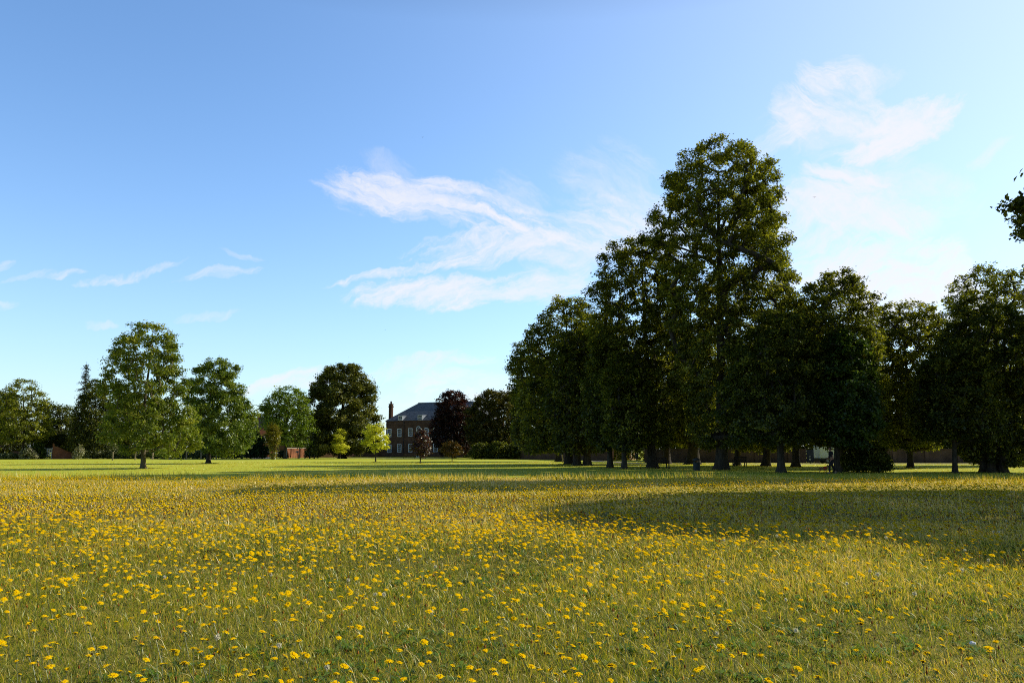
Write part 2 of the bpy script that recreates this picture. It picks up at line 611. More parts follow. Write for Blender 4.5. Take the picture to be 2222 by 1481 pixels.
# ------------------------------------------------------------------ grass
def blades(x, y, h, w, lean_x, lean_y, face, seg3=True):
    n = len(x)
    z = gz(x, y) - 0.01
    b = np.stack([x, y, z], 1)
    sx, sy = np.cos(face) * w / 2, np.sin(face) * w / 2
    side = np.stack([sx, sy, np.zeros(n)], 1)
    tip = b + np.stack([lean_x, lean_y, h], 1)
    if not seg3:
        V = np.stack([b - side, b + side, tip], 1).reshape(-1, 3)
        f = np.arange(3 * n).reshape(n, 3)
        return V, [f], 1
    mid = b + np.stack([lean_x * 0.35, lean_y * 0.35, h * 0.58], 1)
    V = np.stack([b - side, b + side, mid + side * 0.8, mid - side * 0.8, tip], 1).reshape(-1, 3)
    o = np.arange(n)[:, None] * 5
    return V, [o + np.array([[0, 1, 2, 3]]), o + np.array([[3, 2, 4]])], 2


def in_view(n, y0, y1, dens_pow=1.0, spread=0.80, margin=1.0):
    """random ground points between depths y0..y1, density falling as y**-dens_pow."""
    u = rng.random(n)
    k = 2 - dens_pow
    if abs(k) < 1e-6:
        y = y0 * (y1 / y0) ** u
    else:
        y = (y0 ** k + u * (y1 ** k - y0 ** k)) ** (1 / k)
    x = rng.uniform(-1, 1, n) * (spread * y + margin)
    return x, y


Vs, F4, F3, T4, T3 = [], [], [], [], []
off = 0


def add_blades(x, y, h, w, lx, ly, tint, seg3=True):
    global off
    face = rng.uniform(-1.2, 1.2, len(x))
    V, fs, k = blades(x, y, h, w, lx, ly, face, seg3)
    Vs.append(V)
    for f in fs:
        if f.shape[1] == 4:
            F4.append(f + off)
            T4.append(np.clip(tint - 0.16, 0, 1))  # lower face darkened: shade at the blade root painted into the tint
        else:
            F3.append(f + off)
            T3.append(np.clip(tint + (0.07 if k == 2 else 0), 0, 1))  # tip of a segmented blade lightened: sunlit tip painted into the tint
    off += len(V)


def patch(x, y):
    return 0.5 * vnoise(x, y, 2.2) + 0.6 * vnoise(x + 13, y * 0.8, 7.0)


# meadow blades (tint 0 dark green .. 0.55 yellow green .. 1 straw)
x, y = in_view(380000, 3.6, 16, 0.8)
p = patch(x, y)
h = np.clip(rng.gamma(5, 0.0105, len(x)) * (1 + 0.35 * p), 0.015, 0.16)
w = np.maximum(0.0032, 0.00075 * y) * rng.uniform(0.5, 1.4, len(x))
t = np.clip(0.30 + 0.16 * p + 0.018 * (y - 5) + 0.28 * np.exp(-((x - 3.2) ** 2) / 0.7 - ((y - 5.3) ** 2) / 0.5) + rng.normal(0, 0.22, len(x)), 0, 1)
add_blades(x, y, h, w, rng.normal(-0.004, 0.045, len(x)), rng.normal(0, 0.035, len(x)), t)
x, y = in_view(230000, 15, 44, 0.75)
k = y < meadow_edge(x) + 2
x, y = x[k], y[k]
p = patch(x, y)
h = np.clip(rng.gamma(5, 0.0115, len(x)) * (1 + 0.4 * p), 0.015, 0.2)
w = 0.0012 * y * rng.uniform(0.6, 1.3, len(x))
t = np.clip(0.63 + 0.15 * p + rng.normal(0, 0.2, len(x)), 0, 1)
add_blades(x, y, h, w, rng.normal(-0.02, 0.04, len(x)), rng.normal(0, 0.04, len(x)), t, False)
# mown turf beyond the meadow
x, y = in_view(60000, 36, 110, 1.0)
k = y > meadow_edge(x) - 3
x, y = x[k], y[k]
p = patch(x * 0.4, y * 0.4)
h = rng.uniform(0.02, 0.06, len(x))
w = 0.0014 * y * rng.uniform(0.6, 1.3, len(x))
t = np.clip(0.52 + 0.10 * p + rng.normal(0, 0.10, len(x)), 0, 1)
add_blades(x, y, h, w, rng.normal(-0.01, 0.03, len(x)), rng.normal(0, 0.03, len(x)), t, False)
# long grass tufts along the edge of the meadow
x, y = in_view(26000, 34, 50, 0.5)
k = (np.abs(y - meadow_edge(x)) < 4.5) & (vnoise(x, y, 5) > 0.0)
x, y = x[k], y[k]
h = rng.uniform(0.12, 0.42, len(x))
t = np.clip(0.55 + rng.normal(0, 0.2, len(x)), 0, 1)
add_blades(x, y, h, 0.0009 * y * rng.uniform(0.5, 1.1, len(x)), rng.normal(-0.05, 0.07, len(x)), rng.normal(0, 0.05, len(x)), t, False)
GRASS = leaf_mat("grass_blade", [(0.0, (0.04, 0.085, 0.006)), (0.3, (0.29, 0.36, 0.016)), (0.55, (0.66, 0.53, 0.050)), (0.8, (0.86, 0.61, 0.16)), (1.0, (0.88, 0.72, 0.44))], 0.45, 0.04, 0.4, (1.2, 1.1, 0.5), up=0.3)
me = np_mesh("grass", np.concatenate(Vs), [np.concatenate(F4), np.concatenate(F3)], np.concatenate(T4 + T3))
g = link("grass", me, GRASS)
tag(g, "rough olive green meadow grass with shorter mown turf behind", "grass", kind="stuff")

# flat rosettes of broad leaves between the blades
x, y = in_view(2600, 4.2, 17, 0.9)
k = vnoise(x + 3, y + 5, 2.5) > -0.1
x, y = x[k], y[k]
nr = 7
cx_ = np.repeat(x, nr)
cy_ = np.repeat(y, nr)
an_ = np.tile(np.arange(nr) / nr * 6.283, len(x)) + rng.normal(0, 0.3, len(x) * nr)
ln_ = rng.uniform(0.05, 0.12, len(cx_))
wd_ = ln_ * rng.uniform(0.22, 0.4, len(cx_))
zg = gz(cx_, cy_)
ca_, sa_ = np.cos(an_), np.sin(an_)
rise = rng.uniform(0.02, 0.06, len(cx_))
V = np.stack([np.stack([cx_, cy_, zg + 0.008], 1),
              np.stack([cx_ + ca_ * ln_ * .6 - sa_ * wd_ / 2, cy_ + sa_ * ln_ * .6 + ca_ * wd_ / 2, zg + rise], 1),
              np.stack([cx_ + ca_ * ln_, cy_ + sa_ * ln_, zg + rise * 0.7], 1),
              np.stack([cx_ + ca_ * ln_ * .6 + sa_ * wd_ / 2, cy_ + sa_ * ln_ * .6 - ca_ * wd_ / 2, zg + rise], 1)], 1).reshape(-1, 3)
ROSETTE = leaf_mat("rosette_leaf", [(0.0, (0.05, 0.10, 0.012)), (0.6, (0.15, 0.25, 0.025)), (1.0, (0.36, 0.30, 0.09))], 0.25, 0.05, 0.4, up=0.4)
g = link("broad_leaves", np_mesh("broad_leaves", V, [np.arange(len(V)).reshape(-1, 4)], np.repeat(np.clip(rng.normal(.4, .22, len(x)), 0, 1), nr)), ROSETTE)
tag(g, "flat rosettes of dark green broad leaves low in the near meadow", "leaf rosettes", kind="stuff")

# dry stalks: tall thin straw coloured bents leaning left
Vs, F4, F3, T4, T3 = [], [], [], [], []
off = 0
x, y = in_view(3000, 3.8, 15, 0.9)
h = rng.uniform(0.08, 0.22, len(x))
ln = rng.gamma(2, 0.05, len(x)) * rng.choice([1, 1, 1, -0.8], len(x))
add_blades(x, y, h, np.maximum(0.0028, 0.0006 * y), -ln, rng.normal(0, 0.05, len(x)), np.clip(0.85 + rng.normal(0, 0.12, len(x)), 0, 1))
x, y = in_view(5000, 15, 42, 0.9)
h = rng.uniform(0.10, 0.25, len(x))
add_blades(x, y, h, 0.0008 * y, rng.normal(-0.07, 0.05, len(x)), rng.normal(0, 0.05, len(x)), np.clip(0.8 + rng.normal(0, 0.12, len(x)), 0, 1), False)
me = np_mesh("dry_stalks", np.concatenate(Vs), [np.concatenate(F4), np.concatenate(F3)], np.concatenate(T4 + T3))
g = link("dry_stalks", me, GRASS)
tag(g, "thin straw coloured dry stalks leaning left among the meadow grass", "grass stalks", kind="stuff")

# ------------------------------------------------------------------ flowers
PETAL = leaf_mat("petal", [(0.0, (0.95, 0.34, 0.002)), (0.4, (1.0, 0.57, 0.003)), (1.0, (1.0, 0.72, 0.006))], 0.12, 0.0, 0.5, (1.0, 1.0, 0.6), up=0.75)
STEM = leaf_mat("flower_stem", [(0.0, (0.10, 0.13, 0.03)), (1.0, (0.30, 0.26, 0.12))], 0.1, 0.05)
FLUFF = leaf_mat("seed_fluff", [(0.0, (0.66, 0.56, 0.48)), (1.0, (0.92, 0.86, 0.78))], 0.35, 0.0)
BUD = leaf_mat("withered_bud", [(0.0, (0.16, 0.06, 0.02)), (0.5, (0.42, 0.16, 0.035)), (1.0, (0.62, 0.36, 0.06))], 0.2, 0.0, up=0.4)


def head_template(seed, opened=1.0):
    r = np.random.default_rng(seed)
    V, Fq, T = [], [], []
    def petal(a, r0, r1, z0, z1, wd, t):
        ca, sa = math.cos(a), math.sin(a)
        i = len(V)
        zm = (z0 + z1) / 2 + 0.05
        rm = r0 + (r1 - r0) * 0.62
        for rr, zz, ww in ((r0, z0, wd * 0.4), (rm, zm, wd), (r1, z1, wd * 0.85)):
            V.append((ca * rr - sa * ww / 2, sa * rr + ca * ww / 2, zz))
            V.append((ca * rr + sa * ww / 2, sa * rr - ca * ww / 2, zz))
        Fq.append((i, i + 1, i + 3, i + 2))
        Fq.append((i + 2, i + 3, i + 5, i + 4))
        T.extend([t, t])
    n = 15
    for i in range(n):
        a = (i + r.uniform(-.25, .25)) / n * 6.283
        petal(a, 0.05, r.uniform(.40, .52) * opened, 0.10, r.uniform(.0, .12) + (1 - opened) * .7, .14, r.uniform(.7, 1))
    n = 10
    for i in range(n):
        a = (i + r.uniform(-.3, .3)) / n * 6.283
        petal(a, 0.02, r.uniform(.22, .32) * opened, 0.13, r.uniform(.15, .23) + (1 - opened) * .4, .12, r.uniform(.35, .75))
    return np.array(V), np.array(Fq), np.array(T)


HEADS = [head_template(s, o) for s, o in ((1, 1), (2, 1), (3, .95), (4, .85), (5, .62), (6, 1.05))]


def low_head(seed):
    r = np.random.default_rng(seed)
    n = 7
    V = [(0, 0, 0.30), (0, 0, -0.03)]
    for i in range(n):
        a = i / n * 6.283
        V.append((math.cos(a) * r.uniform(.38, .52), math.sin(a) * r.uniform(.38, .52), r.uniform(.0, .16)))
    Fq = [(0, 2 + i, 2 + (i + 1) % n) for i in range(n)] + [(1, 2 + (i + 1) % n, 2 + i) for i in range(n)]
    return np.array(V), np.array(Fq), r.uniform(.5, 1, 2 * n)


def place_heads(temp, pos, dia, tilt_x, tilt_y, yaw):
    V, Fq, T = temp
    n = len(pos)
    c, s = np.cos(yaw)[:, None], np.sin(yaw)[:, None]
    vx = (V[None, :, 0] * c - V[None, :, 1] * s)
    vy = (V[None, :, 0] * s + V[None, :, 1] * c)
    vz = np.repeat(V[None, :, 2], n, 0) - vx * tilt_x[:, None] - vy * tilt_y[:, None]
    P = np.stack([vx, vy, vz], -1) * dia[:, None, None] + pos[:, None, :]
    Ff = Fq[None] + (np.arange(n) * len(V))[:, None, None]
    return P.reshape(-1, 3), Ff.reshape(-1, Fq.shape[1]), np.tile(T, n)


# all flower positions
x, y = in_view(47000, 4.4, 44, 0.66, 0.78, 0.6)
dn_ = 0.64 + 0.20 * vnoise(x + 5, y, 3.0) + 0.22 * vnoise(x, y + 9, 9.0)
dn_ = dn_ * np.clip(0.72 + (y - 5) / 16, 0.4, 1.05)
dn_ = dn_ * np.where((x > 0.28 * y) & (y < 9), 0.45, 1)
k = (rng.random(len(x)) < dn_) & (y < meadow_edge(x) - 1 + rng.normal(0, 1.5, len(x)))
x, y = x[k], y[k]
fh = np.clip(rng.normal(0.17, 0.045, len(x)), 0.08, 0.34)
fd = np.clip(rng.normal(0.049, 0.011, len(x)), 0.022, 0.072) * (1 + np.clip((y - 6) / 30, 0, 0.3))
flx = -np.abs(rng.normal(0.05, 0.05, len(x)))
fly = rng.normal(0, 0.03, len(x))
fbase = np.stack([x, y, gz(x, y)], 1)
ftop = fbase + np.stack([flx, fly, fh], 1)
ppx, ppy = project(ftop)
vis = (ppx > 12) & (ppx < W0 - 12) & (ppy < H0 - 8)
order = np.argsort(np.where(vis, y, 1e6))[:300]
single = np.zeros(len(x), bool)
single[order] = True
rest = np.where(~single)[0]
# --- 300 nearest, each a flower of its own
head_me, stem_me = [], []
for i, (V, Fq, T) in enumerate(HEADS):
    m_ = np_mesh("flower_head", V * 0.055, [Fq], T)
    m_.materials.append(PETAL)
    head_me.append(m_)
bm = bmesh.new()
cyl(bm, (0, 0, -0.30), (0, 0, -0.005), 0.0022, 0.0018, 5)
cyl(bm, (0, 0, -0.016), (0, 0, 0.001), 0.004, 0.010, 7)
m_ = bpy.data.meshes.new("stem")
bm.to_mesh(m_)
bm.free()
a_ = m_.attributes.new("tint", "FLOAT", "FACE")
a_.data.foreach_set("value", np.full(len(m_.polygons), 0.35, np.float32))
m_.materials.append(STEM)
stem_me = m_
FLABEL = "yellow hawkbit flower on a thin stem in the near meadow grass"
for i in order:
    e = bpy.data.objects.new("yellow_flower", None)
    COL.objects.link(e)
    e.location = fbase[i]
    tag(e, FLABEL, "flower", "yellow flowers in the near meadow")
    k_ = random.choice((0, 0, 1, 1, 2, 3, 4, 5))
    hd = bpy.data.objects.new("flower_head", head_me[k_])
    COL.objects.link(hd)
    hd.parent = e
    hd.location = (flx[i], fly[i], fh[i])
    sc = fd[i] / 0.055
    hd.scale = (sc, sc, sc)
    hd.rotation_euler = (random.gauss(0.12, .2), random.gauss(0.12, .22), random.uniform(0, 6.28))
    st = bpy.data.objects.new("stem", stem_me)
    COL.objects.link(st)
    st.parent = e
    d = Vector((flx[i], fly[i], fh[i]))
    st.location = d
    st.rotation_euler = d.to_track_quat("Z", "Y").to_euler()
    st.scale = (1, 1, (d.length + 0.01) / 0.30)
# --- the rest in one mass
Vs, Fq, Ft, Tq, Tt = [], [], [], [], []
o_ = 0
nearr = rest[y[rest] < 17]
farr = rest[y[rest] >= 17]
for grp_, temps in ((nearr, HEADS), (farr, [low_head(s) for s in (1, 2, 3, 4)])):
    which = rng.integers(0, len(temps), len(grp_))
    for kk, tp in enumerate(temps):
        ids = grp_[which == kk]
        if not len(ids): continue
        dia = fd[ids]
        P, ff, tt = place_heads(tp, ftop[ids], dia, rng.normal(0.10, .2, len(ids)), rng.normal(-0.18, .16, len(ids)), rng.uniform(0, 6.28, len(ids)))
        Vs.append(P)
        if ff.shape[1] == 4:
            Fq.append(ff + o_); Tq.append(tt)
        else:
            Ft.append(ff + o_); Tt.append(tt)
        o_ += len(P)
me = np_mesh("yellow_flowers", np.concatenate(Vs), [np.concatenate(Fq), np.concatenate(Ft)], np.concatenate(Tq + Tt))
g = link("yellow_flowers", me, PETAL)
tag(g, "carpet of small yellow flowers across the middle of the meadow", "flowers", kind="stuff")
# their stems
ids = rest[y[rest] < 26]
V, fs, _ = blades(x[ids], y[ids], fh[ids], np.maximum(0.004, 0.0006 * y[ids]), flx[ids], fly[ids], rng.uniform(-.6, .6, len(ids)), False)
V = V.copy()
V.reshape(-1, 3, 3)[:, 2, :] = ftop[ids]
me = np_mesh("flower_stems", V, fs, rng.random(len(ids)))
g = link("flower_stems", me, STEM)
tag(g, "thin green stems under the carpet of yellow flowers", "flower stems", kind="stuff")

# withered orange brown buds on stalks
x, y = in_view(3600, 4.5, 24, 0.7, 0.78)
h = rng.uniform(0.10, 0.24, len(x))
P = np.stack([x, y, gz(x, y) + h], 1)
sz = rng.uniform(0.0045, 0.009, len(x)) * np.clip(y / 9, 1, 1.8)
octv = np.array([(1, 0, 0), (-1, 0, 0), (0, 1, 0), (0, -1, 0), (0, 0, 2.6), (0, 0, -1.6)], float)
octf = np.array([(0, 2, 4), (2, 1, 4), (1, 3, 4), (3, 0, 4), (2, 0, 5), (1, 2, 5), (3, 1, 5), (0, 3, 5)])
V = (octv[None] * sz[:, None, None] + P[:, None]).reshape(-1, 3)
ff = (octf[None] + (np.arange(len(x)) * 6)[:, None, None]).reshape(-1, 3)
sv, sf, _ = blades(x, y, h, np.maximum(0.003, 0.0005 * y), np.zeros(len(x)), np.zeros(len(x)), rng.uniform(-.5, .5, len(x)), False)
tb = np.repeat(rng.random(len(x)), 8)
me = np_mesh("withered_buds", np.concatenate([V, sv]), [ff, sf[0] + len(V)], np.concatenate([tb, np.full(len(x), 0.2)]))
g = link("withered_buds", me, BUD)
tag(g, "small withered orange brown buds among the meadow grass", "buds", kind="stuff")

# pale seed clocks, placed where the photograph shows them or thereabouts
r_ = np.random.default_rng(5)
bm = bmesh.new()
bmesh.ops.create_icosphere(bm, subdivisions=2, radius=0.019)
for v in bm.verts: v.co *= r_.uniform(0.72, 1.15)
for k in range(90):
    d = Vector(r_.normal(0, 1, 3)).normalized()
    q = d.orthogonal().normalized()
    q = Matrix.Rotation(r_.uniform(0, 6.28), 3, d) @ q
    l_ = r_.uniform(0.024, 0.035)
    poly(bm, [d * 0.012 - q * 0.0016, d * 0.012 + q * 0.0016, d * l_ + q * 0.0032, d * l_ - q * 0.0032])
clock_me = bpy.data.meshes.new("seed_fluff")
bm.to_mesh(clock_me)
bm.free()
a_ = clock_me.attributes.new("tint", "FLOAT", "FACE")
a_.data.foreach_set("value", r_.random(len(clock_me.polygons)).astype(np.float32))
clock_me.materials.append(FLUFF)
SEEDS = [(1510, 1160), (1571, 1177), (1846, 1214), (1888, 1245), (1905, 1250), (2145, 1220), (2088, 1245), (1985, 1290), (1838, 1266), (1705, 1293), (1537, 1226), (1569, 1257), (588, 1245),
         (756, 1255), (357, 1252), (815, 1287), (833, 1288), (472, 1380), (710, 1448), (945, 1225), (936, 1330), (606, 1398), (865, 1212), (1727, 1360), (1556, 1370), (1923, 1176), (2184, 1131), (2168, 1160),
         (2156, 1158), (1686, 1170), (1841, 1117), (2094, 1198)]
for (px, py) in SEEDS:
    gp = ground(px, py + 0)
    hh = random.uniform(0.14, 0.24)
    # the head, not the base, is what the photo shows at that spot
    t_ = (EYE - hh) / EYE
    gp = Vector((gp.x * t_, gp.y * t_, float(gz(gp.x * t_, gp.y * t_))))
    e = thing("seed_head", "fluffy pale seed clock standing among the yellow flowers", "seed head", gp, 0, "pale seed clocks in the meadow")
    c_ = link("seed_fluff", clock_me, None, e)
    c_.location = (0, 0, hh)
    c_.rotation_euler = (random.random(), random.random(), random.random() * 6)
    s_ = random.uniform(0.5, 0.8)
    c_.scale = (s_, s_, s_)
    st = link("stem", stem_me, None, e)
    st.location = (0, 0, hh)
    st.scale = (1, 1, (hh + 0.01) / 0.30)

# crumpled white litter in the grass, lower right
bm = bmesh.new()
bmesh.ops.create_icosphere(bm, subdivisions=2, radius=0.026)
for v in bm.verts:
    v.co = Vector((v.co.x * 0.9, v.co.y * 0.7, v.co.z * 0.55)) * random.uniform(0.7, 1.2)
gp = ground(2110, 1390)
o = bm_obj("paper_scrap", bm, WHITE)
o.location = (gp.x * .94, gp.y * .94, float(gz(gp.x * .94, gp.y * .94)) + 0.085)
tag(o, "crumpled white scrap of paper caught in the grass", "litter")


# ------------------------------------------------------------------ trees
def frustums(A, B, ra, rb, sides=5):
    n = len(A)
    d = B - A
    ln = np.linalg.norm(d, axis=1)
    d = d / np.maximum(ln, 1e-6)[:, None]
    ref = np.where(np.abs(d[:, 2:3]) > 0.9, np.array([[1.0, 0, 0]]), np.array([[0, 0, 1.0]]))
    s = np.cross(d, ref)
    s /= np.linalg.norm(s, axis=1)[:, None]
    t = np.cross(d, s)
    an = np.arange(sides) / sides * 2 * np.pi
    ring = np.cos(an)[None, :, None] * s[:, None] + np.sin(an)[None, :, None] * t[:, None]
    V = np.concatenate([A[:, None] + ring * ra[:, None, None], B[:, None] + ring * rb[:, None, None]], 1).reshape(-1, 3)
    o = (np.arange(n) * 2 * sides)[:, None, None]
    i = np.arange(sides)
    f = np.stack([i, (i + 1) % sides, (i + 1) % sides + sides, i + sides], 1)[None] + o
    return V, f.reshape(-1, 4)


def leaf_quads(C, size, aspect, up_bias, rg, outward=None):
    n = len(C)
    nrm = rg.normal(0, 1, (n, 3))
    nrm[:, 2] = np.abs(nrm[:, 2]) + up_bias
    if outward is not None: nrm += outward
    nrm /= np.linalg.norm(nrm, axis=1)[:, None]
    u = np.cross(nrm, rg.normal(0, 1, (n, 3)))
    u /= np.maximum(np.linalg.norm(u, axis=1), 1e-6)[:, None]
    u[:, 2] -= 0.25
    v = np.cross(nrm, u)
    sz = size * rg.uniform(0.65, 1.3, n)
    l, w = (sz / 2)[:, None], (sz * aspect / 2)[:, None]
    bend = nrm * (sz * 0.12)[:, None]
    V = np.stack([C - u * l - bend, C + v * w, C + u * l - bend, C - v * w], 1).reshape(-1, 3)
    return V, np.arange(4 * n).reshape(n, 4)


LEAFMUL = 2.5
SPECIES = {
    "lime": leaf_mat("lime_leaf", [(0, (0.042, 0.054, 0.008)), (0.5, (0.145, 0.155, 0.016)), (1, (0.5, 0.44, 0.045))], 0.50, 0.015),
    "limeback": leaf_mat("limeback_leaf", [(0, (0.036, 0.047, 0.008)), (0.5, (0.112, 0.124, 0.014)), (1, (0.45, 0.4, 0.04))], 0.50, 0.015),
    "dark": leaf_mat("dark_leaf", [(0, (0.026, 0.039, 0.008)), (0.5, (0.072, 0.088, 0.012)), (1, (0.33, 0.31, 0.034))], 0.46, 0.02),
    "brown": leaf_mat("brown_leaf", [(0, (0.022, 0.028, 0.006)), (0.5, (0.07, 0.068, 0.01)), (1, (0.25, 0.185, 0.028))], 0.36, 0.02),
    "maple": leaf_mat("maple_leaf", [(0, (0.022, 0.046, 0.008)), (0.5, (0.052, 0.092, 0.013)), (1, (0.2, 0.25, 0.026))], 0.45, 0.03),
    "ash": leaf_mat("ash_leaf", [(0, (0.075, 0.115, 0.013)), (0.5, (0.185, 0.225, 0.024)), (1, (0.4, 0.38, 0.05))], 0.42, 0.02),
    "ashdark": leaf_mat("ashdark_leaf", [(0, (0.055, 0.1, 0.012)), (0.5, (0.145, 0.2, 0.022)), (1, (0.36, 0.38, 0.055))], 0.40, 0.03),
    "sycamore": leaf_mat("sycamore_leaf", [(0, (0.077, 0.1265, 0.011)), (0.5, (0.165, 0.231, 0.0176)), (1, (0.319, 0.374, 0.033))], 0.45, 0.03),
    "chestnut": leaf_mat("chestnut_leaf", [(0, (0.0378, 0.0486, 0.00945)), (0.5, (0.1148, 0.1215, 0.01755)), (1, (0.3105, 0.2767, 0.0432))], 0.30, 0.025),
    "golden": leaf_mat("golden_leaf", [(0, (0.42, 0.42, 0.04)), (0.5, (0.72, 0.68, 0.07)), (1, (0.9, 0.84, 0.18))], 0.45, 0.0),
    "purple": leaf_mat("purple_leaf", [(0, (0.022, 0.010, 0.008)), (0.5, (0.060, 0.022, 0.016)), (1, (0.19, 0.075, 0.045))], 0.35, 0.08, tmul=(1.3, .75, .6)),
    "copper": leaf_mat("copper_leaf", [(0, (0.012, 0.007, 0.006)), (0.5, (0.030, 0.014, 0.010)), (1, (0.15, 0.055, 0.028))], 0.30, 0.03, tmul=(1.3, .75, .6)),
    "russet": leaf_mat("russet_leaf", [(0, (0.045, 0.045, 0.009)), (0.5, (0.14, 0.085, 0.015)), (1, (0.30, 0.12, 0.025))], 0.38, 0.03),
    "cherry": leaf_mat("cherry_leaf", [(0, (0.06, 0.08, 0.009)), (0.5, (0.2, 0.22, 0.018)), (1, (0.44, 0.4, 0.035))], 0.42, 0.02),
    "ivy": leaf_mat("ivy_leaf", [(0, (0.04, 0.055, 0.008)), (0.5, (0.18, 0.16, 0.016)), (1, (0.46, 0.36, 0.03))], 0.38, 0.03),
    "hedge": leaf_mat("hedge_leaf", [(0, (0.0168, 0.042, 0.014)), (0.5, (0.0308, 0.07, 0.0196)), (1, (0.063, 0.119, 0.0308))], 0.25, 0.03),
    "bramble": leaf_mat("bramble_leaf", [(0, (0.05, 0.065, 0.018)), (0.5, (0.13, 0.145, 0.045)), (1, (0.28, 0.27, 0.12))], 0.3, 0.05),
    "pale": leaf_mat("pale_leaf", [(0, (0.08, 0.10, 0.03)), (0.5, (0.22, 0.22, 0.10)), (1, (0.60, 0.52, 0.40))], 0.3, 0.04),
    "spruce": leaf_mat("spruce_leaf", [(0, (0.0156, 0.026, 0.0117)), (0.5, (0.0338, 0.0442, 0.0169)), (1, (0.0845, 0.0845, 0.0286))], 0.15, 0.03),
}


def tree(name, label, cat, base, rows, species, n_leaf=12000, leaf=0.2, clump=None, trunk=0.3, Y=None, depth=1.0, shell=2.6, gap=1.0, group=None, stems=1, bark=None,
         trunk_top=0.82, aspect=0.62, seed=None, branch=1.0, fill=1.0, flat=0.6, ybias=0.0, gather=0.64):
    rg = np.random.default_rng(seed if seed is not None else int(base[0] * 7 + base[1]))
    b = at(base[0], base[1], Y) if Y else ground(*base)
    if Y: b = Vector((b.x, Y, 0))
    Yd = b.y
    B = np.array([b.x, b.y, float(gz(b.x, b.y))])
    if group is not None and group == GR: rows = [(r[0] - 7 if r[0] >= 925 else r[0], r[1], r[2]) for r in rows]
    rw = sorted(rows)
    zl = [at(r[1], r[0], Yd) for r in rw]
    zr = [at(r[2], r[0], Yd) for r in rw]
    z = np.array([p.z for p in zl])[::-1] - B[2]
    xl = np.array([p.x for p in zl])[::-1] - B[0]
    xr = np.array([p.x for p in zr])[::-1] - B[0]
    cx, rx = (xl + xr) / 2, (xr - xl) / 2
    Hh = z[-1]
    rmax = rx.max()
    if clump is None: clump = max(0.28, 0.135 * rmax)
    zz = np.linspace(z[0], z[-1], 200)
    rr = np.interp(zz, z, rx)
    cdf = np.cumsum(rr ** 1.7 + 1e-6)
    cdf /= cdf[-1]
    ncl = int(min(900, max(20, fill * (z[-1] - z[0]) * rmax ** 2 * 1.9 / clump ** 3 * 0.16)))
    m = ncl * 4
    sz = np.interp(rg.random(m), cdf, zz)
    th = rg.uniform(0, 2 * np.pi, m)
    rho = rg.random(m) ** (1.0 / shell)
    k1, k2, p1, p2 = rg.integers(2, 5), rg.integers(3, 7), rg.uniform(0, 6.28), rg.uniform(0, 6.28)
    wob = 1 + 0.085 * np.sin(k1 * th + sz / Hh * 9 + p1) + 0.07 * np.sin(k2 * th - sz / Hh * 13 + p2) + 0.05 * np.sin(3 * th + sz / Hh * 31 + p2)
    rad = np.maximum(np.interp(sz, z, rx) * wob - clump * 0.35, 0.05)
    pts = np.stack([np.interp(sz, z, cx) + np.cos(th) * rho * rad, np.sin(th) * rho * rad * depth + ybias, np.minimum(sz, z[-1] - clump * 0.4)], 1)
    md = clump * 0.95 * gap
    keep = np.empty((0, 3))
    for q in pts:
        if len(keep) == 0 or np.min(((keep - q) ** 2 * (1, 1, 1.4)).sum(1)) > md * md:
            keep = np.vstack([keep, q])
            if len(keep) >= ncl: break
    C = keep
    # skeleton
    nodes, par = [], []
    trunk_nodes = []
    zc0 = max(z[0], 0.12 * Hh)
    for s in range(stems):
        if stems > 1:
            a = s / stems * 6.283 + rg.uniform(-.3, .3)
            spread = rmax * 0.42
            top = np.array([np.interp(Hh * .6, z, cx) + math.cos(a) * spread, math.sin(a) * spread * depth, Hh * rg.uniform(.55, .8)])
            st0 = np.array([math.cos(a) * trunk * 1.6, math.sin(a) * trunk * 1.2, 0])
        else:
            top = np.array([np.interp(Hh * trunk_top, z, cx), ybias, Hh * trunk_top])
            st0 = np.zeros(3)
        kn = 9
        pr = -1
        wx, wy = rg.normal(0, 0.012 * Hh, 2)
        for i in range(kn):
            f = i / (kn - 1)
            q = st0 + (top - st0) * np.array([f ** 1.5, f ** 1.5, f]) + np.array([wx, wy, 0]) * math.sin(f * 5) * f
            nodes.append(q)
            par.append(pr)
            pr = len(nodes) - 1
            trunk_nodes.append(pr)
    nt0 = len(nodes)
    org = np.array([0, ybias * .5, zc0])
    order = np.argsort(np.linalg.norm((C - org) * (1, 1, 0.8), axis=1))
    NA = np.zeros((nt0 + 3 * len(C), 3))
    NA[:nt0] = nodes
    cntn = nt0
    term = np.zeros(len(C), int)
    for ci in order:
        q = C[ci]
        dv = q - NA[:cntn]
        dist = np.linalg.norm(dv, axis=1)
        cost = dist + 1.3 * np.maximum(0, -dv[:, 2] + 0.15 * dist)
        low_ok = NA[:cntn, 2] > zc0 * 0.7
        cost = np.where(low_ok, cost, cost + 3 * rmax)
        j = int(np.argmin(cost))
        a = NA[j]
        prev_ = j
        for f in (0.4, 0.75, 1.0):
            pnt = a + (q - a) * f
            pnt = pnt + rg.normal(0, 0.035 * dist[j], 3) * (f < 1)
            pnt[2] += 0.06 * dist[j] * math.sin(f * math.pi)
            NA[cntn] = pnt
            par.append(prev_)
            prev_ = cntn
            cntn += 1
        term[ci] = prev_
    par = np.array(par)
    load = np.zeros(cntn)
    load[term] = 1
    for i in range(cntn - 1, nt0 - 1, -1): load[par[i]] += load[i]
    br = np.arange(nt0, cntn)
    r1 = 0.0105 * Hh ** 0.35 * np.sqrt(load[br]) * branch
    r1 = np.minimum(r1, trunk * 0.55)
    pr_ = par[br]
    rp = np.where(pr_ < nt0, r1 * 1.15, np.minimum(0.0105 * Hh ** 0.35 * np.sqrt(load[pr_]) * branch, r1 * 1.3))
    rp = np.minimum(rp, trunk * 0.55)
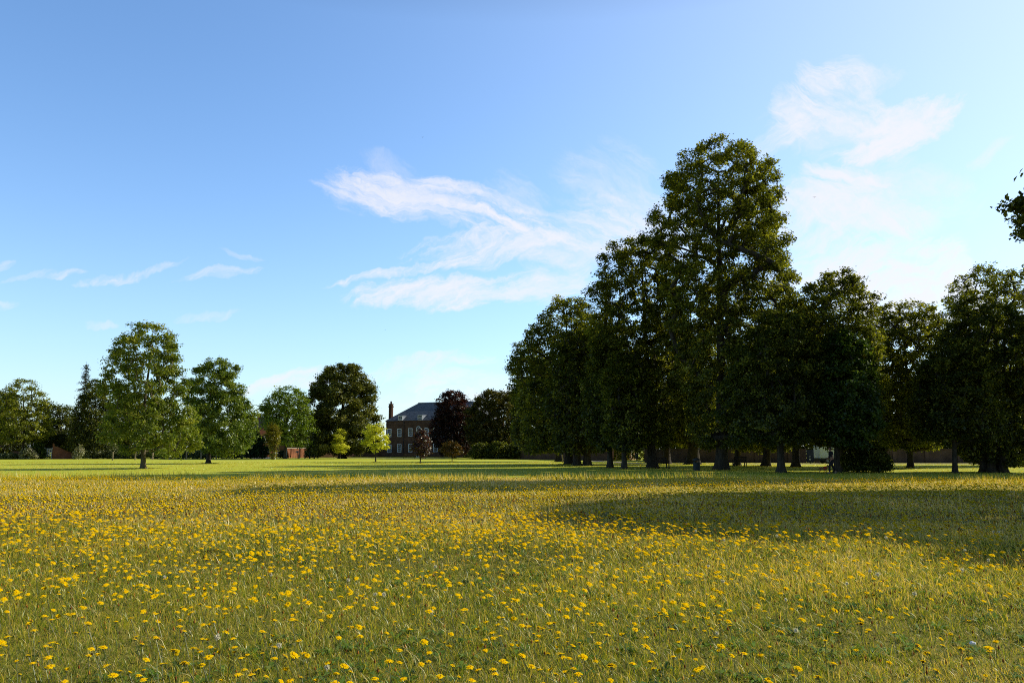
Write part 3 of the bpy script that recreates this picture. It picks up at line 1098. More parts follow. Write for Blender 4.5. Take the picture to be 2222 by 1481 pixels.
    sides = 5
    V1, f1 = frustums(NA[pr_], NA[br], rp, np.maximum(r1 * 0.9, 0.008), sides)
    # trunk: lofted rings with a flared foot
    tv, tf = [], []
    ns = 12
    for s in range(stems):
        ids_ = trunk_nodes[s * 9:(s + 1) * 9]
        pp = NA[ids_]
        # resample
        fs_ = np.concatenate([[0, .006, .015, .035, .07], np.linspace(.12, 1, 14)])
        px_ = [np.interp(fs_ * 8, np.arange(9), pp[:, i]) for i in range(3)]
        o0 = sum(len(t_) for t_ in tv)
        ring = []
        tr = trunk if stems == 1 else trunk * 0.55
        jit = rg.uniform(.9, 1.12, ns)
        for i, f in enumerate(fs_):
            hgt = px_[2][i]
            rad_ = tr * (1 - 0.86 * f) * (1 + 0.5 * math.exp(-hgt / (tr * 0.9)))
            an = np.arange(ns) / ns * 2 * np.pi
            fl = 1 + (jit - 1) * (1 + 2.5 * math.exp(-hgt / (tr * 1.2)))
            ring.append(np.stack([px_[0][i] + np.cos(an) * rad_ * fl, px_[1][i] + np.sin(an) * rad_ * fl, np.full(ns, hgt - (0.08 if i == 0 else 0))], 1))
        tv.append(np.concatenate(ring))
        i_ = np.arange(len(fs_) - 1)[:, None] * ns
        k_ = np.arange(ns)[None]
        f_ = np.stack([i_ + k_, i_ + (k_ + 1) % ns, i_ + ns + (k_ + 1) % ns, i_ + ns + k_], -1).reshape(-1, 4) + o0
        tf.append(f_)
    TV = np.concatenate(tv)
    V = np.concatenate([TV, V1])
    Fc = np.concatenate(tf + [f1 + len(TV)])
    if stems == 1 and Yd < 112 and trunk > 0.05: BASES.append((B[0], B[1], trunk))
    root = thing(name, label, cat, B, 0, group)
    link("trunk", np_mesh("trunk", V, [Fc]), bark or BARK, root)
    # leaves: sprays of a dozen, some gathered round the limbs, some spread through the crown
    n_sp = max(30, int(n_leaf * LEAFMUL / 12))
    n_a = int(n_sp * gather)
    ctint = rg.normal(0.42, 0.17, len(C))
    ia = rg.integers(0, len(C), n_a)
    ga = rg.normal(0, 1, (n_a, 3))
    ga /= np.linalg.norm(ga, axis=1)[:, None]
    ga *= (rg.random(n_a) ** 0.42)[:, None] * np.array([1, 1, flat * 1.1]) * (clump * 0.88 * rg.uniform(0.75, 1.2, len(C))[ia])[:, None]
    SA = C[ia] + ga
    m = n_sp - n_a
    cdf2 = np.cumsum(rr ** 1.25 + 1e-6)
    cdf2 /= cdf2[-1]
    z2 = np.interp(rg.random(m), cdf2, zz)
    t2 = rg.uniform(0, 2 * np.pi, m)
    w2 = 1 + 0.085 * np.sin(k1 * t2 + z2 / Hh * 9 + p1) + 0.07 * np.sin(k2 * t2 - z2 / Hh * 13 + p2) + 0.05 * np.sin(3 * t2 + z2 / Hh * 31 + p2)
    rh2 = rg.random(m) ** (1 / (shell + 1.2))
    rd2 = np.maximum(np.interp(z2, z, rx) * w2 - clump * 0.22, 0.05)
    SB = np.stack([np.interp(z2, z, cx) + np.cos(t2) * rh2 * rd2, np.sin(t2) * rh2 * rd2 * depth + ybias, z2], 1)
    nb = C[np.argmin(((SB[:, None, :] - C[None]) ** 2).sum(-1), axis=1)] if m * len(C) < 6e6 else SB
    SB = SB + (nb - SB) * 0.38
    SC = np.concatenate([SA, SB])
    st = np.concatenate([ctint[ia], rg.normal(0.42, 0.15, m)]) + rg.normal(0, 0.06, n_sp)
    per = 12
    nl = per * n_sp
    idx = np.repeat(np.arange(n_sp), per)
    sr = (leaf * 1.6 * rg.choice([0.7, 1.0, 1.5], n_sp) * rg.uniform(0.8, 1.2, n_sp))[idx][:, None]
    offs = rg.normal(0, 1, (nl, 3))
    offs /= np.linalg.norm(offs, axis=1)[:, None]
    offs *= (rg.random(nl) ** 0.5)[:, None] * np.array([1.15, 1.15, 0.7]) * sr
    P = SC[idx] + offs
    outw = (P - np.array([np.interp(Hh * .5, z, cx), ybias, Hh * .5])) / max(rmax, 1) * 0.5
    ctint = st
    LV, LF = leaf_quads(P, leaf * 0.92, aspect, 0.5, rg, outw)
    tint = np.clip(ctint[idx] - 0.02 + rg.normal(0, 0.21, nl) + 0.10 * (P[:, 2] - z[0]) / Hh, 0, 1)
    link("crown", np_mesh("crown", LV, [LF], tint), SPECIES[species], root)
    return root


def shrub(name, label, cat, px0, px1, ptop, pbase, species, n_leaf=4000, leaf=0.18, Y=None, group=None, depth=0.8, seed=None):
    c = (px0 + px1) / 2
    b = ground(c, pbase) if Y is None else at(c, pbase, Y)
    hgt = pbase - ptop
    w = (px1 - px0) / 2
    rows = [(ptop, c - w * .35, c + w * .35), (ptop + hgt * .25, c - w * .8, c + w * .8), (ptop + hgt * .6, c - w, c + w), (pbase - hgt * .05, c - w * .92, c + w * .92)]
    return tree(name, label, cat, (c, pbase), rows, species, n_leaf, leaf, trunk=0.06, Y=Y, depth=depth, group=group, shell=3.2, trunk_top=0.6, seed=seed, branch=0.6)


def spruce(name, label, cat, base, ptop, halfw, Y, n=7000, seed=3):
    rg = np.random.default_rng(seed)
    b = at(base[0], base[1], Y)
    B = np.array([b.x, Y, 0.0])
    Hh = at(base[0], ptop, Y).z
    hw = halfw / F * Y
    root = thing(name, label, cat, B)
    A_, B_, ra, rb = [np.array([0, 0, 0.0])], [np.array([0, 0, Hh])], [0.22], [0.02]
    C, TT = [], []
    zc = 0.1 * Hh
    while zc < Hh * 0.985:
        f = zc / Hh
        rl = hw * (1 - f) ** 0.62 * rg.uniform(.55, 1.25) + 0.12
        for k in range(5):
            if rg.random() < .12: continue
            a = rg.uniform(0, 6.28)
            r = rl * rg.uniform(.6, 1.1)
            tip = np.array([math.cos(a) * r, math.sin(a) * r, zc - 0.28 * r + rg.normal(0, .08)])
            st = np.array([0, 0, zc + 0.05])
            A_.append(st); B_.append(tip); ra.append(0.04); rb.append(0.012)
            m = int(18 + 70 * r / hw)
            s = rg.random(m) ** .7
            pp = st + (tip - st) * s[:, None]
            pp += rg.normal(0, 1, (m, 3)) * np.array([.16, .16, .10]) * (0.5 + s[:, None])
            pp[:, 2] -= rg.random(m) * 0.30 * s
            C.append(pp)
        zc += rg.uniform(.4, .75) * (1.25 - f * .4)
    V1, f1 = frustums(np.array(A_), np.array(B_), np.array(ra), np.array(rb), 6)
    link("trunk", np_mesh("trunk", V1, [f1]), BARK, root)
    C = np.concatenate(C)
    LV, LF = leaf_quads(C, 0.26, 0.35, 0.2, rg)
    link("crown", np_mesh("crown", LV, [LF], np.clip(rg.normal(.4, .2, len(C)), 0, 1)), SPECIES["spruce"], root)
    return root


BASES = []
GR = "tall trees of the shady grove"
# --- grove on the right, front to back
tree("lime_tree", "tallest lime tree of the grove with lacy top and visible upright limbs", "tree", (1568, 1019),
     [(302, 1530, 1596), (322, 1488, 1640), (360, 1444, 1682), (430, 1418, 1698), (520, 1408, 1708), (600, 1432, 1728), (680, 1440, 1742), (760, 1455, 1720), (850, 1470, 1690), (930, 1490, 1670), (978, 1510, 1640)],
     "lime", 62000, 0.215, clump=0.72, trunk=0.46, group=GR, gap=1.05, shell=2.8, gather=0.52, fill=0.95, trunk_top=0.9, flat=0.55)
tree("lime_tree", "second tallest lime of the grove stepping down left of the tallest", "tree", (1415, 1015),
     [(505, 1358, 1416), (528, 1325, 1450), (575, 1300, 1478), (625, 1270, 1490), (700, 1266, 1500), (780, 1275, 1500), (860, 1285, 1500), (930, 1310, 1480), (972, 1340, 1460)],
     "limeback", 36000, 0.225, clump=0.72, trunk=0.36, group=GR, gap=1.03, shell=2.5, trunk_top=0.88)
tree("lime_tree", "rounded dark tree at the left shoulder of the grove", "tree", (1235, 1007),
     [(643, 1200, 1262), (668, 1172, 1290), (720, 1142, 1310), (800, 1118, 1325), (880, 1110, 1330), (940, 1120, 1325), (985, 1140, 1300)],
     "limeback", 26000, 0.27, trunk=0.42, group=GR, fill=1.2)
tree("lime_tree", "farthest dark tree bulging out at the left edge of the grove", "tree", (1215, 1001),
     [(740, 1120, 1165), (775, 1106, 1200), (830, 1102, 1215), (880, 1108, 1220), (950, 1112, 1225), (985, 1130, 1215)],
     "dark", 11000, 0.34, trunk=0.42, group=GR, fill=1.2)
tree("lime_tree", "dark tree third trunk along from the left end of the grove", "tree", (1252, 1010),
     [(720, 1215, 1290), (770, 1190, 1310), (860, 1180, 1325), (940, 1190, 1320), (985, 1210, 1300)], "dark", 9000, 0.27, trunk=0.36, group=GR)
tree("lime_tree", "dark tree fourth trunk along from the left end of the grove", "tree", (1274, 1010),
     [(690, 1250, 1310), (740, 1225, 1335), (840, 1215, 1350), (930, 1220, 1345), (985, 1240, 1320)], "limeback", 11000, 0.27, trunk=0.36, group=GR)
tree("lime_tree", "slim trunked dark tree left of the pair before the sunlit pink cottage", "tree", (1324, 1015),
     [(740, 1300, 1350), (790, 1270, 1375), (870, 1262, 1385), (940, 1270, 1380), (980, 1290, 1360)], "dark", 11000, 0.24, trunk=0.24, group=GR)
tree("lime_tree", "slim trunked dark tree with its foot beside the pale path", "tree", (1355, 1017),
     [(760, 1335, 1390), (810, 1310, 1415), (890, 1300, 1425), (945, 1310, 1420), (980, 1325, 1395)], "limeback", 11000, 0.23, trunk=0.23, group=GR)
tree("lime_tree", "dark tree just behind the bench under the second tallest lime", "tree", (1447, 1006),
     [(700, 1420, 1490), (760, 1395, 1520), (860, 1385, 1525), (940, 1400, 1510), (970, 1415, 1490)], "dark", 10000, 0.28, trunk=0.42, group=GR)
tree("lime_tree", "broad footed dark tree behind the litter bin", "tree", (1506, 1007),
     [(690, 1480, 1550), (760, 1460, 1570), (860, 1445, 1575), (935, 1450, 1570), (972, 1470, 1545)], "limeback", 10000, 0.28, trunk=0.62, group=GR)
tree("lime_tree", "thin trunked tree against the brick wall left of the tallest lime", "tree", (1542, 1003),
     [(800, 1520, 1580), (850, 1500, 1600), (910, 1495, 1610), (965, 1505, 1600)], "sycamore", 5000, 0.3, trunk=0.25, group=GR)
tree("lime_tree", "tree growing right behind the bench by the brick wall", "tree", (1600, 1010),
     [(740, 1580, 1640), (800, 1560, 1670), (890, 1555, 1680), (950, 1565, 1690), (982, 1590, 1670)], "lime", 9000, 0.27, trunk=0.27, group=GR)
tree("lime_tree", "leaning footed tree between the two right hand benches and the small trunk", "tree", (1663, 1011),
     [(650, 1690, 1740), (700, 1655, 1780), (790, 1630, 1785), (880, 1625, 1770), (945, 1635, 1760), (980, 1650, 1730)], "limeback", 13000, 0.26, trunk=0.36, group=GR)
tree("lime_tree", "near round dark tree with straight grey trunk in front of the wall", "tree", (1696, 1025),
     [(675, 1660, 1720), (715, 1618, 1760), (790, 1580, 1785), (860, 1562, 1790), (920, 1560, 1790), (968, 1600, 1765)],
     "dark", 24000, 0.185, trunk=0.25, group=GR, fill=1.15)
tree("lime_tree", "dark trunked tree left of the dark gate in the wall", "tree", (1727, 1013),
     [(680, 1715, 1780), (740, 1690, 1810), (850, 1680, 1815), (930, 1690, 1790), (962, 1705, 1760)], "limeback", 10000, 0.25, trunk=0.33, group=GR)
tree("lime_tree", "wide domed tree right of the tallest lime with even round top", "tree", (1831, 1023),
     [(588, 1785, 1845), (606, 1755, 1868), (645, 1718, 1890), (700, 1690, 1908), (780, 1680, 1915), (860, 1690, 1910), (930, 1710, 1900), (972, 1740, 1880)],
     "lime", 32000, 0.20, trunk=0.24, group=GR, fill=1.15)
tree("maple_tree", "fresh green young maple shading the person and dog", "tree", (1816, 1025),
     [(720, 1800, 1845), (765, 1770, 1880), (830, 1745, 1890), (900, 1735, 1895), (940, 1765, 1890), (966, 1800, 1870)],
     "maple", 16000, 0.21, trunk=0.22, aspect=0.75, ybias=-0.8)
tree("lime_tree", "smaller tree in the dip between the domed tree and the right edge", "tree", (1977, 1015),
     [(656, 1940, 2000), (676, 1905, 2034), (710, 1885, 2050), (760, 1878, 2058), (820, 1878, 2062), (900, 1890, 2058), (950, 1905, 2050), (980, 1930, 2030)],
     "lime", 20000, 0.23, trunk=0.27, group=GR, fill=1.15)
tree("lime_tree", "slender trunked tree left of the many stemmed tree", "tree", (2073, 1026),
     [(735, 2050, 2110), (790, 2000, 2150), (860, 1975, 2165), (920, 1975, 2170), (960, 2000, 2150)], "dark", 18000, 0.19, trunk=0.18, group=GR, fill=1.2)
tree("hazel_tree", "many stemmed dark tree fanning from one foot at the right edge", "tree", (2159, 1024),
     [(640, 2080, 2150), (690, 2045, 2215), (760, 2035, 2260), (850, 2040, 2275), (920, 2045, 2270), (985, 2080, 2240), (1005, 2110, 2215)],
     "dark", 34000, 0.19, trunk=0.42, stems=6, fill=1.2)
tree("lime_tree", "tall round headed tree rising behind the many stemmed tree", "tree", (2170, 1010),
     [(578, 2110, 2190), (598, 2075, 2225), (640, 2050, 2260), (720, 2045, 2290), (830, 2060, 2290), (930, 2090, 2270), (980, 2110, 2240)],
     "lime", 20000, 0.27, trunk=0.4, group=GR, fill=1.15)
# overhanging tree beyond the right edge: only its left branch tips reach the picture; its shadow lies on the meadow
e = tree("overhanging_tree", "near tree outside the right edge with leafy branch tips reaching in", "tree", (2844, 1071),
         [(0, 2770, 2910), (60, 2690, 2990), (150, 2570, 3130), (270, 2330, 3270), (370, 2235, 3310), (440, 2250, 3300), (510, 2450, 3270), (640, 2600, 3230), (770, 2640, 3150), (880, 2700, 3050)],
         "dark", 80000, 0.22, clump=0.85, trunk=0.38, gap=1.0, fill=1.1, flat=0.4, depth=1.02)
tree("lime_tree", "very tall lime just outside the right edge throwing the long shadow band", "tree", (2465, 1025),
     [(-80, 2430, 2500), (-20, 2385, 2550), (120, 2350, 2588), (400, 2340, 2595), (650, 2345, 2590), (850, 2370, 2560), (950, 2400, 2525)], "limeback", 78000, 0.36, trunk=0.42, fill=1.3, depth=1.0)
# background trees behind the wall
BGL = ["sunlit backdrop tree behind the wall near the pink cottage", "backdrop tree behind the wall left of the litter bin", "yellowish backdrop tree low behind the tallest lime trunk", "backdrop tree behind the wall by the dark gate",
       "backdrop tree over the parked white van", "backdrop tree behind the wall below the dip", "backdrop tree behind the wall left of the many stems", "backdrop tree behind the many stemmed tree"]
for i, (px, top) in enumerate(((1440, 850), (1510, 860), (1610, 850), (1720, 830), (1830, 800), (1935, 790), (2040, 800), (2160, 790))):
    w = 75
    tree("background_tree", BGL[i], "tree", (px, 1000), [(top, px - 25, px + 25), (top + 30, px - 60, px + 60), (top + 80, px - w, px + w), (940, px - w, px + w), (972, px - 62, px + 62)],
         "sycamore" if i in (2, 6) else ("limeback" if i % 2 else "lime"), 6500, 0.36, Y=112 + (i % 3) * 5, trunk=0.25, group="trees behind the brick wall", fill=1.2, seed=500 + i)
shrub("dark_shrub", "dense dark shrub at the foot of the maple", "shrub", 1826, 1932, 958, 1024, "dark", 6500, 0.17, seed=4)
shrub("dark_shrub", "low leafy shrub spreading right of the many stemmed tree", "shrub", 2185, 2260, 955, 1012, "limeback", 5000, 0.2, seed=5)

# --- middle: trees by the house
tree("maple_tree", "green brown tree between the copper beech and the grove", "tree", (1082, 992),
     [(848, 1050, 1112), (866, 1028, 1130), (905, 1012, 1145), (950, 1010, 1150), (988, 1030, 1135)], "brown", 20000, 0.38, Y=150, trunk=0.3, fill=1.3)
tree("copper_beech", "tall dark copper beech hiding the right half of the house", "tree", (985, 992),
     [(848, 965, 1000), (866, 948, 1016), (895, 940, 1026), (930, 932, 1030), (965, 938, 1030), (984, 955, 1015)], "copper", 12000, 0.38, Y=158, trunk=0.32, fill=1.35)
tree("purple_maple", "small purple leaved tree in front of the copper beech", "tree", (912, 1005),
     [(931, 907, 919), (944, 900, 928), (957, 895, 934), (970, 890, 936), (984, 896, 930), (990, 904, 922)], "purple", 1900, 0.2, trunk=0.07, clump=0.3)
tree("russet_tree", "little russet brown tree with drooping round crown on the lawn", "tree", (981, 1001),
     [(957, 968, 990), (965, 960, 998), (976, 956, 1000), (986, 962, 996)], "russet", 1500, 0.22, trunk=0.06, clump=0.32)
tree("golden_tree", "larger of the two young golden green trees on the lawn", "tree", (815, 1002),
     [(914, 800, 815), (922, 794, 832), (934, 788, 840), (948, 790, 845), (960, 784, 841), (970, 796, 843), (978, 807, 824)], "golden", 2300, 0.2, trunk=0.09, clump=0.42, fill=0.9, gather=0.85)
tree("golden_tree", "smaller of the two young golden green trees on the lawn", "tree", (738, 995),
     [(930, 734, 741), (939, 722, 750), (948, 717, 757), (960, 720, 754), (970, 718, 757), (981, 731, 745)], "golden", 1800, 0.23, trunk=0.09, clump=0.42, fill=0.9, gather=0.85)
tree("chestnut_tree", "massive dark domed chestnut tree left of the house", "tree", (742, 991),
     [(790, 712, 772), (806, 700, 798), (830, 678, 810), (870, 664, 817), (910, 660, 822), (950, 660, 830), (980, 668, 820)],
     "chestnut", 36000, 0.40, Y=152, trunk=0.55, fill=1.3, clump=1.25)
tree("sycamore_tree", "bright green open sycamore by the red brick wall", "tree", (618, 991),
     [(838, 608, 645), (856, 585, 668), (885, 568, 678), (920, 565, 678), (950, 585, 672), (966, 600, 665)], "sycamore", 9000, 0.34, Y=142, trunk=0.26, gap=1.1)
tree("ivy_clad_tree", "narrow columnar tree wrapped in yellowing ivy", "tree", (592, 997),
     [(916, 588, 598), (930, 578, 606), (950, 576, 608), (968, 582, 604), (984, 587, 599), (994, 588, 596)], "ivy", 2200, 0.24, trunk=0.12, clump=0.34, fill=1.4)
# --- left: two ash trees and what stands behind them
tree("ash_tree", "tallest ash on the left lawn with thin see through middle", "tree", (310, 1016),
     [(700, 312, 338), (712, 280, 372), (735, 246, 390), (775, 232, 398), (810, 224, 396), (845, 226, 396), (870, 240, 402), (895, 238, 416), (925, 222, 432), (952, 226, 430), (972, 255, 420), (984, 275, 400)],
     "ash", 19000, 0.205, clump=0.62, trunk=0.2, gap=1.2, fill=0.8, bark=BARK_PALE, trunk_top=0.93, gather=0.72, shell=3.2, branch=0.75)
tree("ash_tree", "shorter bushy ash with pointed top right of the tallest ash", "tree", (452, 1005),
     [(766, 458, 472), (780, 442, 496), (800, 418, 518), (830, 406, 522), (855, 404, 528), (872, 404, 548), (905, 410, 558), (940, 416, 560), (968, 430, 550), (984, 455, 525)],
     "ashdark", 22000, 0.235, clump=0.68, trunk=0.24, gap=1.1, fill=0.9, bark=BARK, gather=0.8)
tree("cherry_tree", "yellow green spreading tree with spiky top at the left edge", "tree", (48, 992),
     [(822, 40, 66), (838, 18, 88), (865, 2, 104), (900, -12, 112), (938, -20, 116), (958, -10, 88)], "cherry", 8000, 0.32, Y=140, trunk=0.25, clump=0.7, gap=1.1, flat=0.35, gather=0.85)
tree("dark_tree", "dark round tree cut by the left frame edge", "tree", (0, 993), [(845, -30, 20), (880, -60, 40), (940, -70, 48), (985, -60, 45)], "dark", 7000, 0.36, Y=150, trunk=0.3, fill=1.3, ybias=1)
spruce("spruce_tree", "thin dark spruce spire rising behind the brick garden wall", "tree", (173, 990), 784, 27, 150)
tree("yew_tree", "dark conifer shaped tree right of the spruce", "tree", (205, 991), [(820, 196, 212), (840, 182, 232), (880, 168, 246), (930, 158, 252), (980, 156, 250)], "dark", 10000, 0.34, Y=145, trunk=0.3, fill=1.35)
tree("dark_tree", "dark leafy tree behind the white gate", "tree", (128, 990), [(878, 108, 150), (900, 92, 160), (940, 88, 165), (978, 92, 160)], "dark", 6500, 0.36, Y=165, trunk=0.3, fill=1.35)
tree("dark_tree", "dull green tree behind the trunk of the tallest ash", "tree", (270, 990), [(855, 255, 300), (880, 235, 330), (930, 225, 350), (985, 230, 345)], "limeback", 7000, 0.36, Y=160, trunk=0.3, fill=1.3)
tree("dark_tree", "dark tree showing between the two ash trees", "tree", (392, 990), [(900, 375, 420), (925, 350, 440), (955, 345, 450), (988, 350, 445)], "dark", 5000, 0.36, Y=162, trunk=0.3, fill=1.3)
def hedge(name, label, pa, pb, h, th, species, n, leaf, seed):
    rg = np.random.default_rng(seed)
    a_, b_ = Vector(pa), Vector(pb)
    d_ = b_ - a_
    ln = d_.length
    root = thing(name, label, "hedge", a_, math.atan2(d_.y, d_.x))
    xs_ = rg.uniform(0, ln, n)
    top = h * (1 + 0.16 * np.sin(xs_ * 0.55 + seed) + 0.10 * np.sin(xs_ * 1.37 + 2 * seed) + 0.06 * np.sin(xs_ * 3.1))
    zs_ = top * (1 - rg.random(n) ** 1.6)
    ys_ = rg.choice([-1, 1], n) * th / 2 * rg.random(n) ** 0.35 * np.sqrt(np.clip(1.08 - (zs_ / top) ** 3, 0.05, 1))
    P = np.stack([xs_, ys_, zs_], 1) + rg.normal(0, 0.12, (n, 3))
    LV, LF = leaf_quads(P, leaf, 0.65, 0.3, rg)
    tint = np.clip(0.4 + 0.15 * np.sin(xs_ * 0.9 + seed) + rg.normal(0, .18, n), 0, 1)
    link("foliage", np_mesh("foliage", LV, [LF], tint), SPECIES[species], root)
    bm = bmesh.new()
    k_ = max(3, int(ln / 1.2))
    for i in range(k_):
        x0_ = ln * (i + .5) / k_
        t_ = h * (1 + 0.16 * math.sin(x0_ * 0.55 + seed) + 0.10 * math.sin(x0_ * 1.37 + 2 * seed))
        for j in range(3): cyl(bm, (x0_ + (j - 1) * .2, 0, -.05), (x0_ + (j - 1) * .6, (j - 1) * th * .2, t_ * .85), .05, .02, 5)
    bm_obj("stems", bm, BARK, root)
    return root


def g0(px, Y):
    q = at(px, 990, Y)
    return Vector((q.x, Y, 0))


hedge("boundary_hedge", "dark overgrown boundary hedge behind the bushes and ash trees", g0(-60, 160), g0(560, 168), 5.2, 3.2, "dark", 26000, 0.42, 3)
hedge("boundary_hedge", "dark hedge in shade behind the smaller trees beside the house", g0(1015, 172), g0(1240, 150), 5.0, 3.0, "dark", 11000, 0.42, 5)
hedge("boundary_hedge", "leafy hedge above the long wall behind the grove", g0(1235, 128), g0(1790, 112), 4.6, 3.0, "limeback", 22000, 0.34, 7)
hedge("boundary_hedge", "leafy hedge above the wall behind the right end of the grove", g0(1792, 112), g0(2420, 104), 4.6, 3.0, "lime", 22000, 0.34, 9)
# hedges and shrubs along the far left boundary
shrub("clipped_hedge", "tall clipped dark green hedge right of the shorter ash", "hedge", 520, 584, 940, 993, "hedge", 6500, 0.26, Y=150, depth=0.5, seed=21)
shrub("round_bush", "light green rounded bush beside the white gate", "bush", 66, 98, 960, 993, "maple", 2200, 0.24, Y=140, seed=22)
shrub("flowering_bush", "pale speckled bush left of the round green bush", "bush", 46, 78, 972, 995, "pale", 1500, 0.26, Y=138, seed=23)
shrub("flowering_bush", "low pale bush in the left corner of the lawn edge", "bush", -10, 40, 982, 996, "bramble", 1600, 0.24, Y=138, seed=24)
shrub("blossom_shrub", "thin shrub with white blossom at the end of the brick wall", "shrub", 160, 182, 965, 994, "pale", 700, 0.22, Y=136, seed=25)
shrub("dark_shrub", "dark ivy shrub hanging over the right end of the red brick wall", "shrub", 662, 700, 968, 991, "dark", 2600, 0.26, Y=157, seed=61)
shrub("dark_shrub", "small dark shrub at the left foot of the red brick wall", "shrub", 606, 626, 976, 992, "hedge", 900, 0.24, Y=154, seed=62)
for i_, (a, b, t, w_) in enumerate(((1022, 1068, 962, "dark shrub under the copper beech edge"), (1058, 1106, 958, "dark shrub under the green brown tree"), (1098, 1150, 960, "dark shrub between the green brown tree and the grove"))):
    shrub("dark_shrub", w_, "shrub", a, b, t, 993, "dark", 3200, 0.3, Y=139, seed=65 + i_)
BR = ["scrubby bramble bush right of the white blossom shrub", "scrubby bramble bush behind the first wooden post", "scrubby bramble bush just left of the tallest ash trunk", "scrubby bramble bush just right of the tallest ash trunk",
      "scrubby bramble bush between the ash trees", "scrubby bramble bush behind the shorter ash trunk", "scrubby bramble bush right of the shorter ash trunk"]
for i, (a, b, t) in enumerate(((182, 232, 975), (228, 275, 972), (268, 312, 976), (318, 368, 970), (362, 412, 974), (412, 465, 977), (462, 524, 968))):
    shrub("bramble_bush", BR[i], "bush", a, b, t, 993, "bramble", 2600, 0.24, Y=143, group="bramble bushes along the far boundary", seed=30 + i, depth=0.6)


# rough grass left standing round the tree feet
Vs, F4, F3, T4, T3 = [], [], [], [], []
off = 0
for bx_, by_, tr_ in BASES:
    m = int(160 + 500 * tr_)
    a_ = rng.uniform(0, 6.28, m)
    r_d = tr_ * 1.2 + np.abs(rng.normal(0, 0.25 + tr_ * 0.6, m))
    x, y = bx_ + np.cos(a_) * r_d * 1.4, by_ + np.sin(a_) * r_d
    add_blades(x, y, rng.uniform(0.03, 0.13, m), np.full(m, 0.0007 * by_) * rng.uniform(0.6, 1.3, m), rng.normal(-0.02, 0.06, m), rng.normal(0, 0.05, m), np.clip(rng.normal(0.42, 0.22, m), 0, 1), False)
me = np_mesh("tree_foot_grass", np.concatenate(Vs), [np.concatenate(F3)], np.concatenate(T3))
g = link("tree_foot_grass", me, GRASS)
tag(g, "rough uncut grass tufts around the feet of the trees", "grass", kind="stuff")

# ------------------------------------------------------------------ buildings
def window(parent, mat4, w, h, cols, rows_, arch=False, frame=0.13):
    """sash window in local XZ plane facing -Y: frame with its pane and bars."""
    bm = bmesh.new()
    if not arch:
        for c, s in (((-w / 2 + frame / 2, 0, 0), (frame, .12, h)), ((w / 2 - frame / 2, 0, 0), (frame, .12, h)), ((0, 0, h / 2 - frame / 2), (w - 2 * frame, .12, frame)), ((0, 0, -h / 2 + frame / 2), (w - 2 * frame, .14, frame))):
            box(bm, c, s)
    else:
        r = w / 2
        zc = h / 2 - r
        prof = [(-r, -h / 2), (-r, zc)] + [(-r * math.cos(a), zc + r * math.sin(a)) for a in [math.pi * i / 12 for i in range(1, 12)]] + [(r, zc), (r, -h / 2)]
        inn = [(x_ * (1 - 2 * frame / w), z_ if z_ < zc else zc + (z_ - zc) * (1 - 2 * frame / w)) for x_, z_ in prof]
        o1 = [bm.verts.new((a, -.06, b)) for a, b in prof]
        i1 = [bm.verts.new((a, -.06, b)) for a, b in inn]
        o2 = [bm.verts.new((a, .06, b)) for a, b in prof]
        for k in range(len(prof) - 1):
            bm.faces.new((o1[k], o1[k + 1], i1[k + 1], i1[k]))
            bm.faces.new((o1[k + 1], o1[k], o2[k], o2[k + 1]))
        box(bm, (0, 0, -h / 2 + frame / 2), (w, .14, frame))
    bt = 0.045
    for i in range(1, cols): box(bm, (-w / 2 + frame + (w - 2 * frame) * i / cols, .012, 0), (bt, .05, h - 2 * frame))
    for i in range(1, rows_):
        box(bm, (0, .012, -h / 2 + frame + (h - 2 * frame) * i / rows_), (w - 2 * frame, .056, bt if i != rows_ // 2 else bt * 1.8))
    f = bm_obj("window", bm, WHITE, parent)
    f.matrix_local = mat4
    bm = bmesh.new()
    if arch:
        poly(bm, [(a, .03, b) for a, b in inn])
    else:
        poly(bm, [(-w / 2 + .02, .03, -h / 2 + .02), (w / 2 - .02, .03, -h / 2 + .02), (w / 2 - .02, .03, h / 2 - .02), (-w / 2 + .02, .03, h / 2 - .02)])
    bm_obj("pane", bm, GLASS, f)
    return f


# --- the big brick house: facade plane through the left corner, turned so that the right end is nearer
YAW = R(-26)
c0 = at(836.5, 990, 186)
HB = Vector((c0.x, c0.y, 0))
hx = Vector((math.cos(YAW), math.sin(YAW), 0))
hn = Vector((math.sin(YAW), -math.cos(YAW), 0))
O_ = Vector((0, 0, EYE))


def fac(px, py):
    d = ray(px, py)
    t = (HB - O_).dot(hn) / d.dot(hn)
    p = O_ + d * t
    return (p - HB).dot(hx), p.z


house = thing("brick_house", "large brown brick house with slate hipped roof and white sash windows", "house", HB, YAW)
Wd = fac(1042, 980)[0]
Dp = 12.0
zE = fac(838, 913)[1]
bm = bmesh.new()
box(bm, (Wd / 2, Dp / 2, zE / 2), (Wd, Dp, zE))
bm_obj("wall", bm, BRICK_HOUSE, house)
bm = bmesh.new()
box(bm, (Wd / 2, -0.06, zE - 0.12), (Wd + .24, 0.12, 0.2))
zb = fac(870, 920)[1]
box(bm, (Wd / 2, -0.05, zb), (Wd + .1, 0.10, 0.22))
bm_obj("cornice", bm, BRICK_HOUSE, house)
s_r, z_r = fac(873.7, 882.5)
zR = z_r + 1.2
bm = bmesh.new()
e_ = 0.25
a, b_, c_, d_ = (-e_, -e_, zE), (Wd + e_, -e_, zE), (Wd + e_, Dp + e_, zE), (-e_, Dp + e_, zE)
r0, r1_ = (s_r + 0.5, Dp / 2, zR), (Wd - s_r - 0.5, Dp / 2, zR)
vv = [bm.verts.new(p) for p in (a, b_, c_, d_, r0, r1_)]
